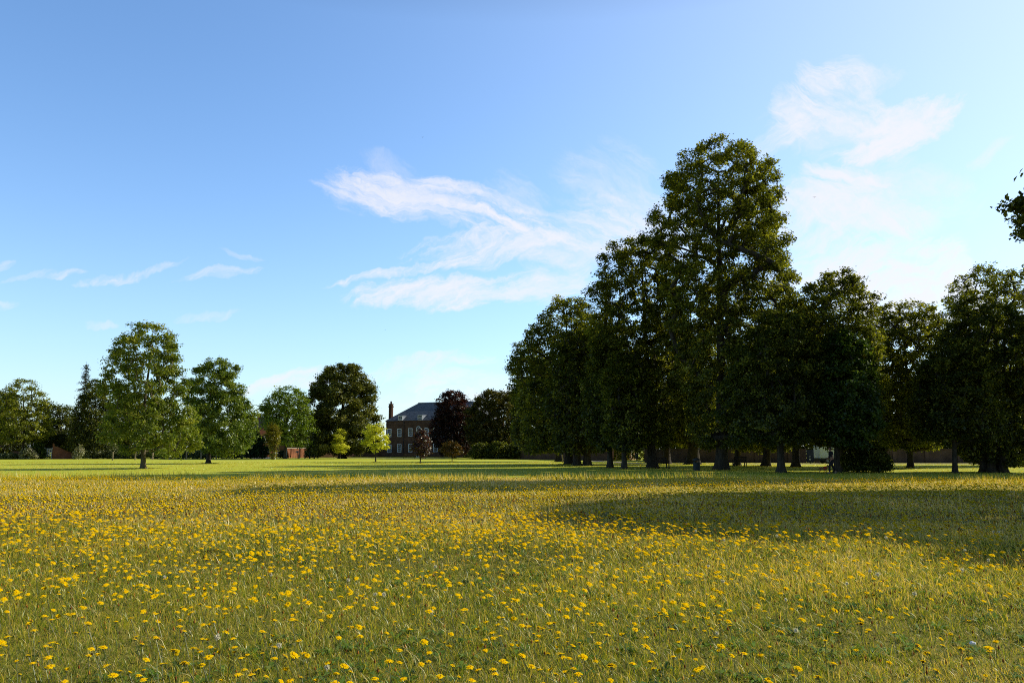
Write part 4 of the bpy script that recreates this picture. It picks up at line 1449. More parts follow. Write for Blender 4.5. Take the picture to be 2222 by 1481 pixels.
for f in ((0, 1, 5, 4), (1, 2, 5), (2, 3, 4, 5), (3, 0, 4), (3, 2, 1, 0)): bm.faces.new([vv[i] for i in f])
roof = bm_obj("roof", bm, SLATE, house)
bm = bmesh.new()
box(bm, ((r0[0] + r1_[0]) / 2, Dp / 2, zR + .04), (r1_[0] - r0[0], .3, .16))
bm_obj("ridge", bm, LEAD, roof)
# chimney at the left end
sc0, zc1 = fac(837.5, 876.5)
sc1, zc0_ = fac(846.5, 911)
bm = bmesh.new()
cxm, cw = (sc0 + sc1) / 2, (sc1 - sc0) * .62
box(bm, (cxm, 1.2, (zE - 1 + zc1) / 2), (cw, .7, zc1 - zE + 1))
box(bm, (cxm, 1.2, zc1 - .55), (cw + .16, .86, .3))
box(bm, (cxm, 1.2, zc1 + .05), (cw + .1, .8, .16))
ch = bm_obj("chimney", bm, BRICK_STACK, house)
for dx in (-.12, .14):
    bm = bmesh.new()
    cyl(bm, (cxm + dx, 1.2, zc1 + .12), (cxm + dx, 1.2, zc1 + .75), .12, .10, 10)
    bm_obj("chimney_pot", bm, BRICK_STACK, ch)
# sash windows
for (px, y0, y1) in ((845.4, 930, 947.5), (867, 929.2, 947), (890.8, 928.5, 946.4), (926.4, 927.5, 945.4), (945, 927, 945), (964, 926.5, 944.6), (983, 926, 944.2), (1000, 926, 944), (1018, 925.5, 943.6), (845.4, 964, 981.5), (867, 963, 981), (890.8, 962.5, 980.5), (926.4, 962, 980.2), (945, 962, 980), (964, 961.6, 980), (983, 961.4, 979.8), (1022, 961, 979.6)):
    s0, za = fac(px, y0)
    _, zb_ = fac(px, y1)
    window(house, Matrix.Translation((s0, -0.03, (za + zb_) / 2)), 1.12, za - zb_, 3, 4)
s0, za = fac(908.4, 924)
_, zb_ = fac(908.4, 945)
window(house, Matrix.Translation((s0, -0.03, (za + zb_) / 2)), 1.15, za - zb_, 3, 5, arch=True)
# door, drainpipe
s0, za = fac(908.4, 966)
bm = bmesh.new()
box(bm, (s0, -.05, za / 2), (1.2, .08, za))
dr = bm_obj("door", bm, WHITE, house)
bm = bmesh.new()
bmesh.ops.create_uvsphere(bm, u_segments=8, v_segments=6, radius=.05, matrix=Matrix.Translation((s0 + .45, -.13, 1.05)))
bm_obj("handle", bm, DARKMETAL, dr)
s0, _ = fac(876.3, 950)
bm = bmesh.new()
cyl(bm, (s0, -.09, 0), (s0, -.09, zE - .4), .06, n=8)
box(bm, (s0, -.10, zE - .4), (.3, .16, .22))
bm_obj("drainpipe", bm, DARKMETAL, house)
# dormers
for (px, y0, y1) in ((869.8, 901.5, 912), (912.3, 900, 910.8), (955, 899, 910), (995, 898, 909)):
    s0, za = fac(px, y0)
    _, zb_ = fac(px, y1)
    y_at = lambda zz_: (zz_ - zE) / (zR - zE) * (Dp / 2 + e_) - e_
    yf = y_at(zb_) + 0.02
    bm = bmesh.new()
    yb = y_at(za) + .05
    hw = .62
    # cheeks and flat lead top
    for sx in (-hw, hw):
        poly(bm, [(s0 + sx, yf, zb_), (s0 + sx, yf, za), (s0 + sx, yb, za)])
    box(bm, (s0, (yf + yb) / 2 - .06, za + .04), (2 * hw + .16, yb - yf + .14, .08))
    dm = bm_obj("dormer", bm, LEAD, house)
    window(dm, Matrix.Translation((s0, yf - .02, (za + zb_) / 2)), 2 * hw - .04, za - zb_ - .04, 2, 3, frame=.11)


def simple_house(name, label, base, yaw, w, d, he, hr, wallm, roofm, wins, chim=True, cat="house"):
    h_ = thing(name, label, cat, base, yaw)
    bm = bmesh.new()
    prof = [(-w / 2, 0), (w / 2, 0), (w / 2, he), (0, he + hr), (-w / 2, he)]
    extrude_y(bm, prof, 0, d)
    bm_obj("wall", bm, wallm, h_)
    bm = bmesh.new()
    ov = .3
    t_ = .16
    k = hr / (w / 2)
    for sgn in (-1, 1):
        a = [(sgn * (w / 2 + ov), he - ov * k + .03), (0, he + hr + .03), (0, he + hr + .03 + t_), (sgn * (w / 2 + ov), he - ov * k + .03 + t_)]
        va = [bm.verts.new((x_, -ov, z_)) for x_, z_ in a]
        vb = [bm.verts.new((x_, d + ov, z_)) for x_, z_ in a]
        bm.faces.new(va)
        bm.faces.new(list(reversed(vb)))
        for i in range(4): bm.faces.new((va[i], vb[i], vb[(i + 1) % 4], va[(i + 1) % 4]))
    bmesh.ops.recalc_face_normals(bm, faces=bm.faces[:])
    rf = bm_obj("roof", bm, roofm, h_)
    if chim:
        bm = bmesh.new()
        box(bm, (0.1, d * .75, he + hr + .3), (.7, .9, 1.8))
        box(bm, (0.1, d * .75, he + hr + 1.25), (.84, 1.04, .14))
        bm_obj("chimney", bm, wallm, rf)
    for (side, u_, z_, ww, hh) in wins:
        if side == "front": m4 = Matrix.Translation((u_, -.03, z_))
        else: m4 = Matrix.Translation((w / 2 + .03, u_, z_)) @ Matrix.Rotation(math.pi / 2, 4, "Z")
        window(h_, m4, ww, hh, 2, 4)
    return h_


# house with dark brown roof behind the sycamore; its right flank takes the sun
p = at(592, 990, 192)
simple_house("tiled_house", "red brick house with brown tiled roof half hidden behind the sycamore", Vector((p.x, p.y, 0)), R(38), 8.5, 14, 5.4, 4.2, BRICK_RED, TILE,
             [("front", -2, 1.6, 1.1, 1.6), ("front", 2, 1.6, 1.1, 1.6), ("front", -2, 4.2, 1.1, 1.4), ("front", 2, 4.2, 1.1, 1.4), ("side", 3, 4.0, 1.1, 1.4), ("side", 8, 4.0, 1.1, 1.4)])
# annexe with window above the red wall
p = at(648, 990, 185)
simple_house("brick_annexe", "low dark red brick annexe with one white window above the wall", Vector((p.x, p.y, 0)), R(20), 9, 8, 4.4, 2.4, BRICK_HOUSE, TILE, [("front", -2.6, 3.4, 1.3, 1.5), ("front", 2.2, 3.4, 1.3, 1.5)], False)


def wall_thing(name, label, p0, p1, h, th, wallm, cop=None, coph=.1, slope=None, piers=0):
    """free-standing wall from p0 to p1."""
    d = Vector(p1) - Vector(p0)
    yaw = math.atan2(d.y, d.x)
    ln = d.length
    w_ = thing(name, label, "wall", p0, yaw)
    bm = bmesh.new()
    if slope is None:
        box(bm, (ln / 2, 0, h / 2), (ln, th, h))
    else:
        prof = [(0, 0), (ln, 0)] + [(ln * t_, hh) for t_, hh in reversed(slope)]
        extrude_y(bm, prof, -th / 2, th / 2)
    for i in range(piers):
        box(bm, (ln * (i + .5) / piers, -th / 2 - .06, h / 2 - .02), (.45, .14, h - .04))
    bm_obj("brickwork", bm, wallm, w_)
    if cop is not None and slope is None:
        bm = bmesh.new()
        box(bm, (ln / 2, 0, h + coph / 2 + .002), (ln + .06, th + .14, coph))
        bm_obj("coping", bm, cop, w_)
    elif cop is not None:
        bm = bmesh.new()
        for (ta, ha), (tb_, hb) in zip(slope[:-1], slope[1:]):
            a = Vector((ln * ta, 0, ha + .05)); b = Vector((ln * tb_, 0, hb + .05))
            m_ = (a + b) / 2
            box(bm, m_, ((b - a).length, th + .1, .1), Matrix.Rotation(-math.atan2(b.z - a.z, b.x - a.x), 4, "Y"))
        bm_obj("coping", bm, cop, w_)
    return w_


a = at(620, 990, 160); a.z = 0
b = at(679, 990, 171); b.z = 0
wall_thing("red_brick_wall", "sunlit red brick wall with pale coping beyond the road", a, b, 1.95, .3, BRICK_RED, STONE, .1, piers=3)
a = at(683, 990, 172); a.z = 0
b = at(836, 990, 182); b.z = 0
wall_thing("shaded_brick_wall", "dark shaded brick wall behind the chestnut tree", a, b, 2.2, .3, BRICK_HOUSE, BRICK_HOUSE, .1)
a = at(1032, 990, 150); a.z = 0
b = at(1330, 990, 118); b.z = 0
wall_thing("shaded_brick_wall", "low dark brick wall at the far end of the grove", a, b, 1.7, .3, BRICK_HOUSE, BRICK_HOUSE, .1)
a = at(1398, 990, 101); a.z = 0
b = at(1749, 990, 98); b.z = 0
wall_thing("garden_wall", "long grey brown brick wall behind the grove left of the dark gate", a, b, 1.62, .34, BRICK_WALL, BRICK_WALL, .09, piers=5)
a = at(1768, 990, 98); a.z = 0
b = at(2330, 990, 95); b.z = 0
wall_thing("garden_wall", "long grey brown brick wall behind the grove right of the dark gate", a, b, 1.62, .34, BRICK_WALL, BRICK_WALL, .09, piers=8)
a = at(113, 990, 140); a.z = 0
b = at(166, 990, 143); b.z = 0
wall_thing("curved_brick_wall", "red brick garden wall sweeping down from the white gate", a, b, 2.3, .3, BRICK_DULL, None, slope=[(0, 2.75), (.04, 2.75), (.05, 2.3), (.25, 2.05), (.45, 1.65), (.65, 1.3), (.85, 1.08), (1, 1.0)])
a = at(28, 990, 144); a.z = 0
b = at(92, 990, 141); b.z = 0
wall_thing("curved_brick_wall", "low red brick garden wall hidden among the bushes left of the gate", a, b, 1.3, .3, BRICK_DULL, BRICK_DULL, .08)

# dark gate in the wall
a = at(1749.5, 990, 97.9); b = at(1767.5, 990, 97.9)
gt = thing("dark_gate", "dark blue boarded gate set in the long brick wall", "gate", Vector(((a.x + b.x) / 2, 97.9, 0)))
wg = b.x - a.x - .06
bm = bmesh.new()
for i in range(7): box(bm, (-wg / 2 + wg * (i + .5) / 7, 0, .82), (wg / 7 - .012, .05, 1.58))
DB = surf_mat("dark_blue_paint", (0.02, 0.03, 0.04), (0.03, 0.042, 0.055), 5, 0.6, 0.05)
bm_obj("boards", bm, DB, gt)
bm = bmesh.new()
for zz_ in (.3, 1.3): box(bm, (0, .05, zz_), (wg, .05, .12))
bm_obj("rail", bm, DB, gt)

# white field gate at the left
a = at(96, 990, 141); b = at(112.5, 990, 141)
gt = thing("white_gate", "white five bar wooden gate at the head of the brick wall", "gate", Vector(((a.x + b.x) / 2, 141, 0)))
wg = b.x - a.x
bm = bmesh.new()
for i in range(5): box(bm, (0, 0, .62 + i * .30), (wg - .16, .05, .12))
box(bm, (0, -.04, 1.22), (math.hypot(wg, 1.2) * .9, .03, .09), Matrix.Rotation(math.atan2(1.2, wg), 4, "Y"))
box(bm, (-wg * .17, -.035, 1.22), (.08, .03, 1.3))
box(bm, (wg * .17, -.035, 1.22), (.08, .03, 1.3))
bm_obj("bars", bm, WHITE, gt)
for sx in (-1, 1):
    bm = bmesh.new()
    box(bm, (sx * (wg / 2), 0, 1.02), (.14, .14, 2.04))
    bm_obj("post", bm, WHITE, gt)

# sunlit pink cottage glimpsed through the grove
p = at(1383, 990, 128)
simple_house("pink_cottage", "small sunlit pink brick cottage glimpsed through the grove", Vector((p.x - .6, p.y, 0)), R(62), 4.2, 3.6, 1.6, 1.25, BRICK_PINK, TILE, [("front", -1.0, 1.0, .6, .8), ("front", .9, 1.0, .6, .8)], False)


# ------------------------------------------------------------------ roads and paths (sheets a little above the turf)
def strip(name, label, pts, w, mat, z, wend=None):
    bm = bmesh.new()
    L_, R_ = [], []
    for i, p_ in enumerate(pts):
        p0 = Vector(pts[max(0, i - 1)]); p1 = Vector(pts[min(len(pts) - 1, i + 1)])
        d_ = (p1 - p0).normalized()
        n_ = Vector((-d_.y, d_.x, 0))
        ww = w if wend is None else w + (wend - w) * i / (len(pts) - 1)
        L_.append(bm.verts.new(Vector(p_) + n_ * ww / 2 + Vector((0, 0, z))))
        R_.append(bm.verts.new(Vector(p_) - n_ * ww / 2 + Vector((0, 0, z))))
    for i in range(len(pts) - 1): bm.faces.new((R_[i], R_[i + 1], L_[i + 1], L_[i]))
    o = bm_obj(name, bm, mat)
    return tag(o, label, name, kind="structure")


def gp_(px, py): return ground(px, py)


road_pts = [Vector((-170, 146, 0)), Vector((-100, 146, 0)), Vector((-75, 146, 0)), Vector((-60, 146.5, 0)), Vector((-48, 149, 0)), Vector((-38, 154, 0)), Vector((-24, 160, 0)), Vector((0, 168, 0)), Vector((30, 170, 0)), Vector((120, 172, 0))]
strip("road", "grey tarmac lane running along the far side of the green", road_pts, 4.6, ASPHALT, 0.012)
strip("side_road", "side lane running back past the red brick wall", [Vector((-46, 150, 0)), Vector((-52, 165, 0)), Vector((-60, 185, 0)), Vector((-72, 220, 0))], 5, ASPHALT, 0.018)
a_, b__ = gp_(1352, 1000), gp_(1392, 1003.5)
strip("path", "pale footpath curving through the grove past the pink cottage", [Vector((12, 118, 0)), Vector((13.5, 104, 0)), Vector((14.0, 98, 0)), Vector((15.2, 92.5, 0)), Vector((18, 89.5, 0)), Vector((24, 88, 0)), Vector((33, 88.4, 0)), Vector((60, 90, 0))], 1.7, PATHMAT, 0.012)
strip("pavement", "pale strip of pavement at the foot of the long wall", [Vector((17, 98.6, 0)), Vector((38, 96.2, 0)), Vector((75, 93, 0))], 1.6, PATHMAT, 0.016)

# ------------------------------------------------------------------ posts, signs, bollards
bm = bmesh.new()
box(bm, (0, 0, .56), (.16, .16, 1.28))
v_ = box(bm, (0, 0, 1.23), (.19, .19, .06))
pm = bpy.data.meshes.new("wooden_post")
bm.to_mesh(pm)
bm.free()
pm.materials.append(POSTWOOD)
PL = ["wooden post first along from the white blossom shrub", "wooden post just left of the tallest ash trunk", "wooden post just right of the tallest ash trunk", "wooden post third right of the tallest ash trunk",
      "wooden post second left of the shorter ash trunk", "dark wooden post just left of the shorter ash trunk", "wooden post just right of the shorter ash trunk", "wooden post second right of the shorter ash trunk", "wooden post before the clipped hedge",
      "wooden post at the road mouth left of the chestnut", "wooden post between road mouth and smaller golden tree", "pale post on the lawn between beech and grove", "short post under the left end of the grove", "post beside the leftmost grove trunk",
      "post in shade right of the fourth grove trunk", "post standing just left of the pale path"]
for i, (px, py) in enumerate(((244, 998), (293, 997.5), (331, 997), (368, 996.5), (404, 996.5), (436, 996), (469, 995.5), (503, 995), (542, 994.5), (682, 994.5), (725, 993), (1157, 995), (1172, 996), (1221, 1003), (1285, 998), (1338, 999))):
    o = bpy.data.objects.new("wooden_post", pm)
    COL.objects.link(o)
    q = gp_(px, py)
    o.location = (q.x, q.y, 0)
    o.rotation_euler = (random.gauss(0, .02), random.gauss(0, .02), random.uniform(-.3, .3))
    s_ = 0.85 if i > 10 else 1.0
    o.scale = (s_, s_, s_ * random.uniform(.92, 1.08))
    tag(o, PL[i], "post", "wooden posts round the green")
# metal poles by the road
for nm, lb, px, py, hgt, r, mt in (("metal_pole", "thin pale metal pole in front of the sycamore trunk", 621.5, 995, 3.9, .06, GALV), ("lamp_post", "slim dark lamp post before the red brick wall", 649, 988, 4.4, .09, DARKMETAL)):
    q = ground(px, py) if py > 990 else Vector((at(px, 990, 158).x, 158, 0))
    t_ = thing(nm, lb, "pole" if nm == "metal_pole" else "lamp post", (q.x, q.y, 0))
    bm = bmesh.new()
    cyl(bm, (0, 0, -.05), (0, 0, hgt), r, r * .75, 10)
    cyl(bm, (0, 0, -.05), (0, 0, .7), r * 1.5, r * 1.35, 10)
    bm_obj("pole", bm, mt, t_)
    bm = bmesh.new()
    if nm == "lamp_post":
        cyl(bm, (0, 0, hgt), (0, 0, hgt + .45), .10, .2, 8)
        cyl(bm, (0, 0, hgt + .45), (0, 0, hgt + .65), .24, .03, 8)
        bm_obj("lantern", bm, DARKMETAL, t_)
    else:
        cyl(bm, (0, 0, hgt), (0, 0, hgt + .06), r * .9, r * .3, 10)
        bm_obj("cap", bm, mt, t_)
bm = bmesh.new()
cyl(bm, (0, 0, -.02), (0, 0, .95), .09, .08, 10)
cyl(bm, (0, 0, .95), (0, 0, 1.08), .10, .03, 10)
bmm = bpy.data.meshes.new("bollard")
bm.to_mesh(bmm)
bm.free()
bmm.materials.append(DARKMETAL)
for px, lb in ((661.5, "dark bollard at the road mouth nearer the lamp post"), (671.8, "dark bollard at the road mouth nearer the chestnut")):
    o = bpy.data.objects.new("bollard", bmm)
    COL.objects.link(o)
    q = at(px, 990, 150)
    o.location = (q.x, 150, 0)
    tag(o, lb, "bollard", "bollards at the road mouth")


def sign(name, label, px, py, Y, w, h, mt, legs=True, group=None):
    p_ = at(px, py, Y)
    t_ = thing(name, label, "sign", (p_.x, Y, 0), 0, group)
    bm = bmesh.new()
    box(bm, (0, 0, p_.z), (w, .04, h))
    bm_obj("panel", bm, mt, t_)
    for sx in (-1, 1):
        bm = bmesh.new()
        cyl(bm, (sx * w * .36, .05, -.02), (sx * w * .36, .05, p_.z + h * .45), .03, n=8)
        bm_obj("leg", bm, DARKMETAL, t_)


BLUE = surf_mat("blue_sign", (0.03, 0.07, 0.16), (0.05, 0.10, 0.2), 5, 0.5, 0)
sign("street_sign", "small white street nameplate left of the smaller golden tree", 688.5, 981.8, 160, .5, .2, WHITE)
sign("street_sign", "grey street nameplate in the dark under the hedge", 582.5, 980, 150, .55, .2, GALV)
sign("notice_board", "small pale notice panel before the red brick wall", 643.5, 979.5, 158, .36, .3, GALV)
sign("notice_board", "small blue notice panel before the red brick wall", 646.6, 979.5, 157.6, .24, .34, BLUE)
# A-frame / forked white post by the ivy tree
q = ground(597.5, 996)
t_ = thing("forked_post", "white forked sign post beside the ivy clad tree", "post", q)
bm = bmesh.new()
cyl(bm, (0, 0, 0), (0, 0, 1.25), .06, n=8)
bm_obj("pole", bm, WHITE, t_)
bm = bmesh.new()
cyl(bm, (0.02, 0, .85), (.42, 0, 1.15), .05, n=8)
bm_obj("arm", bm, WHITE, t_)


# ------------------------------------------------------------------ benches and bins
def bench(name, label, base, rotz, w=1.7, mt=WOOD):
    """backrest at +Y, sitter faces -Y."""
    t_ = thing(name, label, "bench", base, rotz, None)
    bm = bmesh.new()
    for i in range(4): box(bm, (0, -.22 + i * .13, .44), (w, .11, .03))
    bm_obj("seat", bm, mt, t_)
    bm = bmesh.new()
    rb_ = Matrix.Rotation(R(-10), 4, "X")
    n_ = 14
    for i in range(n_): box(bm, (-w / 2 + w * (i + .5) / n_, .285, .68), (w / n_ * .55, .02, .36), rb_)
    box(bm, (0, .318, .88), (w, .05, .08), rb_)
    box(bm, (0, .252, .50), (w, .04, .06), rb_)
    bm_obj("backrest", bm, mt, t_)
    for sx in (-1, 1):
        for sy, hh in ((-.26, .62), (.24, .90)):
            bm = bmesh.new()
            box(bm, (sx * (w / 2 - .05), sy, hh / 2 - .01), (.07, .07, hh + .02), None)
            bm_obj("leg", bm, mt, t_)
        bm = bmesh.new()
        box(bm, (sx * (w / 2 - .05), -.03, .645), (.08, .6, .04))
        bm_obj("armrest", bm, mt, t_)
    return t_


q = ground(888, 994)
bench("park_bench", "brown wooden bench on the lawn before the brick house", (q.x, q.y, 0), R(180 + 4), 2.2, surf_mat("warm_wood", (0.12, 0.065, 0.03), (0.2, 0.11, 0.05), 12, 0.8, 0.3, 6, (8, 8, 1)))
q = ground(1437, 1016)
bench("park_bench", "dark bench beside the trunk of the second tallest lime", (q.x, q.y, 0), R(12), 1.1, WOOD_DARK)
q = ground(1605, 1011)
bench("park_bench", "dark bench backing on to a trunk right of the tallest lime", (q.x, q.y, 0), R(-35), 1.25, WOOD_DARK)

# litter bin under the tallest lime
q = ground(1512, 1020.5)
t_ = thing("litter_bin", "round dark litter bin left of the tallest lime trunk", "bin", (q.x, q.y, 0))
bm = bmesh.new()
cyl(bm, (0, 0, 0), (0, 0, .62), .25, .27, 20)
cyl(bm, (0, 0, .03), (0, 0, .07), .275, .275, 20)
cyl(bm, (0, 0, .55), (0, 0, .60), .285, .285, 20)
bm_obj("body", bm, DARKGREEN, t_)
bm = bmesh.new()
for a in range(4): cyl(bm, (.22 * math.cos(a * 1.57 + .78), .22 * math.sin(a * 1.57 + .78), .6), (.22 * math.cos(a * 1.57 + .78), .22 * math.sin(a * 1.57 + .78), .80), .03, n=6)
bm_obj("bracket", bm, DARKGREEN, t_)
bm = bmesh.new()
cyl(bm, (0, 0, .78), (0, 0, .86), .285, .27, 20)
cyl(bm, (0, 0, .86), (0, 0, .95), .27, .10, 20)
bm_obj("lid", bm, DARKGREEN, t_)
# bin on a post by the path
q = ground(1382, 1000.5)
t_ = thing("post_bin", "small dark bin on a post in the sunlit gap by the path", "bin", (q.x, q.y, 0))
bm = bmesh.new()
cyl(bm, (0, 0, -.02), (0, 0, .45), .07, n=10)
bm_obj("post", bm, DARKGREEN, t_)
bm = bmesh.new()
cyl(bm, (0, 0, .40), (0, 0, .95), .20, .24, 14)
bm_obj("body", bm, DARKGREEN, t_)
bm = bmesh.new()
cyl(bm, (0, 0, 1.0), (0, 0, 1.08), .26, .22, 14)
cyl(bm, (0, 0, .93), (0, 0, 1.0), .05, .05, 8)
bm_obj("lid", bm, DARKGREEN, t_)
# bollard with white band near the gate
q = ground(1758, 1005)
t_ = thing("path_marker", "short dark marker post with white bands before the dark gate", "post", (q.x, q.y, 0))
bm = bmesh.new()
cyl(bm, (0, 0, -.02), (0, 0, .9), .07, .06, 10)
bm_obj("pole", bm, DARKMETAL, t_)
for z0_, z1_ in ((.40, .56), (.78, .84)):
    bm = bmesh.new()
    cyl(bm, (0, 0, z0_), (0, 0, z1_), .078, .076, 10)
    bm_obj("band", bm, WHITE, t_)

# ------------------------------------------------------------------ parked van beyond the grove, side on
a = at(1779, 990, 93.2)
van = thing("parked_van", "white van parked in front of the brick wall behind the maple", "van", (a.x, 93.2, 0))
VL, VW = 5.0, 1.9
VAN = surf_mat("van_paint", (0.50, 0.58, 0.68), (0.56, 0.63, 0.72), 2, 0.35, 0, spec=0.5)
bm = bmesh.new()
prof = [(0, .62), (0, 2.05), (.15, 2.2), (3.55, 2.2), (4.2, 1.45), (4.85, 1.2), (VL, 1.0), (VL, .62)]
extrude_y(bm, prof, 0, VW)
bmesh.ops.bevel(bm, geom=[e for e in bm.edges], offset=.05, segments=2, affect="EDGES")
bm_obj("body", bm, VAN, van)
bm = bmesh.new()
prof = [(.03, .3), (.03, .615), (VL - .03, .615), (VL + .03, .5), (VL - .03, .3)]
extrude_y(bm, prof, .02, VW - .02)
bm_obj("sill", bm, DARKMETAL, van)
for wx in (.95, 4.05):
    for wy in (.0, VW):
        s_ = 1 if wy == 0 else -1
        bm = bmesh.new()
        cyl(bm, (wx, wy + s_ * .22, .34), (wx, wy - s_ * .015, .34), .34, n=20)
        wh = bm_obj("wheel", bm, DARKMETAL, van)
        bm = bmesh.new()
        cyl(bm, (wx, wy - s_ * .015, .34), (wx, wy - s_ * .04, .34), .20, n=14)
        bm_obj("rim", bm, GALV, wh)
bm = bmesh.new()
poly(bm, [(2.75, -.006, 1.4), (3.95, -.006, 1.4), (3.45, -.006, 2.02), (2.75, -.006, 2.02)])
bm_obj("side_window", bm, GLASS, van)
bm = bmesh.new()
box(bm, (2.66, -.006, 1.35), (.012, .012, 1.3))
box(bm, (4.02, -.006, 1.0), (.012, .012, .7))
box(bm, (2.85, -.02, 1.25), (.16, .03, .04))
bm_obj("door_seam", bm, DARKMETAL, van)


# ------------------------------------------------------------------ person, dog and lead
def skin_obj(name, joints, edges, mat, parent, root=0, sub=2):
    me = bpy.data.meshes.new(name)
    me.from_pydata([j[:3] for j in joints], edges, [])
    o = link(name, me, mat, parent)
    sk = o.modifiers.new("skin", "SKIN")
    sk.use_smooth_shade = True
    if not me.skin_vertices: pass
    for i, j in enumerate(joints):
        r_ = j[3]
        me.skin_vertices[0].data[i].radius = (r_, r_) if not isinstance(r_, tuple) else r_
        me.skin_vertices[0].data[i].use_root = (i == root)
    if sub:
        ss = o.modifiers.new("subsurf", "SUBSURF")
        ss.levels = ss.render_levels = sub
    return o


SKIN = surf_mat("skin", (0.30, 0.15, 0.09), (0.36, 0.19, 0.12), 10, 0.6, 0)
CLOTH = surf_mat("dark_cloth", (0.012, 0.013, 0.018), (0.022, 0.023, 0.03), 20, 0.9, 0.1)
SHOE = surf_mat("shoe", (0.10, 0.10, 0.10), (0.2, 0.2, 0.2), 20, 0.7, 0)
HAIR = surf_mat("hair", (0.03, 0.02, 0.012), (0.05, 0.03, 0.02), 30, 0.6, 0.1)
q = ground(1806, 1027)
person = thing("person", "person in dark clothes walking left with bare arms beside the maple trunk", "person", (q.x, q.y, float(gz(q.x, q.y))), R(180))
# local: +X is forward
J = [(0, 0, .93, .13), (.01, 0, 1.12, .125), (.03, 0, 1.30, .14), (.04, 0, 1.43, .09), (.05, 0, 1.50, .055), (.07, 0, 1.58, .085), (.075, 0, 1.655, .09), (.065, 0, 1.705, .055),
     (.03, .17, 1.40, .062), (.0, .235, 1.13, .045), (.13, .22, .90, .034), (.17, .21, .83, .036),
     (.03, -.17, 1.40, .062), (.05, -.235, 1.13, .045), (.20, -.22, .93, .034), (.25, -.21, .87, .036),
     (0, .09, .88, .095), (.20, .10, .50, .062), (.21, .10, .10, .045), (.36, .10, .045, .035),
     (0, -.09, .88, .095), (-.06, -.10, .49, .062), (-.30, -.10, .16, .045), (-.20, -.10, .05, .035),
     (.165, 0, 1.60, .014)]
E = [(0, 1), (1, 2), (2, 3), (3, 4), (4, 5), (5, 6), (6, 7), (2, 8), (8, 9), (9, 10), (10, 11), (2, 12), (12, 13), (13, 14), (14, 15), (0, 16), (16, 17), (17, 18), (18, 19), (0, 20), (20, 21), (21, 22), (22, 23), (5, 24)]
for hidx, sg in ((11, 1), (15, -1)):
    hx_, hy_, hz_ = J[hidx][:3]
    for k in range(5):
        ang = -0.5 + k * .25
        ln = (.06, .075, .08, .072, .055)[k]
        bx_ = hx_ + .02 * (k - 2) * .5
        b0 = len(J)
        J.append((bx_ + .01 + .012 * (2 - k), hy_ - sg * .005, hz_ - .035, .009))
        J.append((bx_ + .02 + .014 * (2 - k), hy_ - sg * .02, hz_ - .035 - ln * .75, .008))
        E += [(hidx, b0), (b0, b0 + 1)]
skin_obj("body", J, E, SKIN, person)
TJ = [(0, 0, .97, .15), (0, .09, .86, .108), (.20, .10, .50, .078), (.21, .10, .13, .062), (0, -.09, .86, .108), (-.06, -.10, .49, .078), (-.29, -.10, .19, .062)]
skin_obj("trousers", TJ, [(0, 1), (1, 2), (2, 3), (0, 4), (4, 5), (5, 6)], CLOTH, person)
SJ = [(0, 0, .92, .145), (.01, 0, 1.12, .142), (.03, 0, 1.30, .158), (.04, 0, 1.43, .10), (.03, .17, 1.40, .08), (.01, .22, 1.22, .07), (.03, -.17, 1.40, .08), (.04, -.22, 1.22, .07)]
skin_obj("shirt", SJ, [(0, 1), (1, 2), (2, 3), (2, 4), (4, 5), (2, 6), (6, 7)], CLOTH, person)
skin_obj("hair", [(.02, 0, 1.60, .075), (.03, 0, 1.68, .085), (.07, 0, 1.73, .06), (-.02, 0, 1.54, .04)], [(1, 2), (1, 0), (0, 3)], HAIR, person, root=1)
for sy, j in ((1, 18), (-1, 22)):
    a, b = J[j], J[j + 1]
    skin_obj("shoe", [(a[0] - .03, a[1], a[2] - .05, .05), ((a[0] + b[0]) / 2, a[1], b[2] + .01, .048), (b[0] + .03, b[1], b[2], .04)], [(0, 1), (1, 2)], SHOE, person, root=1)
# dog: small brown dog, head to the right
FUR = surf_mat("brown_fur", (0.20, 0.09, 0.04), (0.34, 0.17, 0.08), 30, 0.9, 0.2)
RED = surf_mat("red_harness", (0.40, 0.03, 0.02), (0.5, 0.05, 0.03), 10, 0.7, 0)
qd = ground(1787, 1025.3)
dog = thing("dog", "small brown dog in a red harness on the grass at the person's feet", "dog", (qd.x, qd.y, float(gz(qd.x, qd.y))), R(0))
D = [(-.20, 0, .30, .075), (-.05, 0, .30, .085), (.12, 0, .31, .10), (.20, 0, .36, .07), (.27, 0, .43, .055), (.32, 0, .455, .06), (.40, 0, .43, .032), (.44, 0, .425, .022),
     (.31, .05, .51, .018), (.31, -.05, .51, .018), (.30, .06, .56, .008), (.30, -.06, .56, .008),
     (-.30, 0, .34, .022), (-.38, 0, .43, .014), (-.41, 0, .50, .009),
     (-.20, .065, .25, .055), (-.15, .07, .18, .035), (-.24, .07, .10, .02), (-.23, .07, .03, .018), (-.20, .07, .012, .018),
     (-.20, -.065, .25, .055), (-.22, -.07, .18, .035), (-.30, -.07, .11, .02), (-.27, -.07, .03, .018), (-.24, -.07, .012, .018),
     (.13, .065, .24, .04), (.12, .065, .13, .022), (.15, .065, .03, .018), (.18, .065, .012, .018),
     (.13, -.065, .24, .04), (.17, -.065, .14, .022), (.13, -.065, .03, .018), (.16, -.065, .012, .018)]
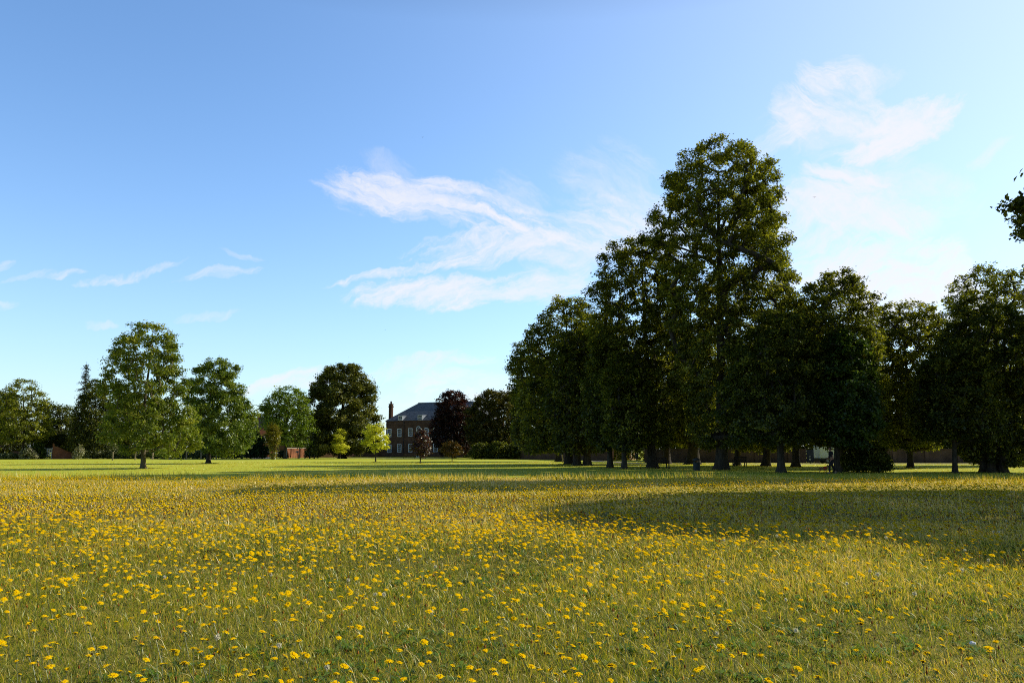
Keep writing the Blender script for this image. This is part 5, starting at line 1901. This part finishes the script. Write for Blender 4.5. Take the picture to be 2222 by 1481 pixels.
DE = [(0, 1), (1, 2), (2, 3), (3, 4), (4, 5), (5, 6), (6, 7), (5, 8), (5, 9), (8, 10), (9, 11), (0, 12), (12, 13), (13, 14), (0, 15), (15, 16), (16, 17), (17, 18), (18, 19), (0, 20), (20, 21), (21, 22), (22, 23), (23, 24), (2, 25), (25, 26), (26, 27), (27, 28), (2, 29), (29, 30), (30, 31), (31, 32)]
skin_obj("body", D, DE, FUR, dog, root=1)
bm = bmesh.new()
cyl(bm, (.02, 0, .305), (.10, 0, .31), .108, .116, 14, caps=False)
cyl(bm, (.14, 0, .325), (.19, 0, .36), .115, .095, 14, caps=False)
box(bm, (.10, 0, .42), (.16, .05, .015))
bm_obj("harness", bm, RED, dog)
# lead from hand to harness
hand = Matrix.Rotation(R(180), 4, "Z") @ Vector((.17, .21, .80)) + person.location
hp = dog.location + Vector((.10, 0, .43))
bm = bmesh.new()
last = None
for i in range(9):
    f = i / 8
    c = hand.lerp(hp, f) - Vector((0, 0, .06 * math.sin(math.pi * f)))
    if last is not None: cyl(bm, last, c, .006, n=5)
    last = c
o = bm_obj("dog_lead", bm, DARKMETAL)
tag(o, "thin dark lead running from the person's hand to the dog", "dog lead")


# ------------------------------------------------------------------ birds
def bird(label, px, py, Y, span, rz):
    p_ = at(px, py, Y)
    t_ = thing("bird", label, "bird", p_, rz)
    k = span
    skin_obj("body", [(-.30 * k, 0, 0, .015 * k), (-.18 * k, 0, 0, .05 * k), (0, 0, 0, .075 * k), (.16 * k, 0, .01 * k, .055 * k), (.24 * k, 0, .02 * k, .015 * k)], [(0, 1), (1, 2), (2, 3), (3, 4)], DARKMETAL, t_, root=2, sub=1)
    for s in (-1, 1):
        bm = bmesh.new()
        poly(bm, [(.10 * k, s * .04 * k, .02 * k), (.12 * k, s * .26 * k, .10 * k), (-.02 * k, s * .52 * k, .05 * k), (-.04 * k, s * .24 * k, .09 * k), (-.08 * k, s * .04 * k, .02 * k)])
        bm_obj("wing", bm, DARKMETAL, t_)


bird("larger dark bird gliding right of the tallest lime", 1767, 428, 60, .36, R(70))
bird("tiny dark bird high in the open blue sky", 917, 298, 90, .34, R(75))
bird("tiny dark bird above the brick house low in the sky", 836, 715, 130, .34, R(60))
bird("tiny dark bird just above the chestnut tree", 756, 775, 130, .28, R(80))
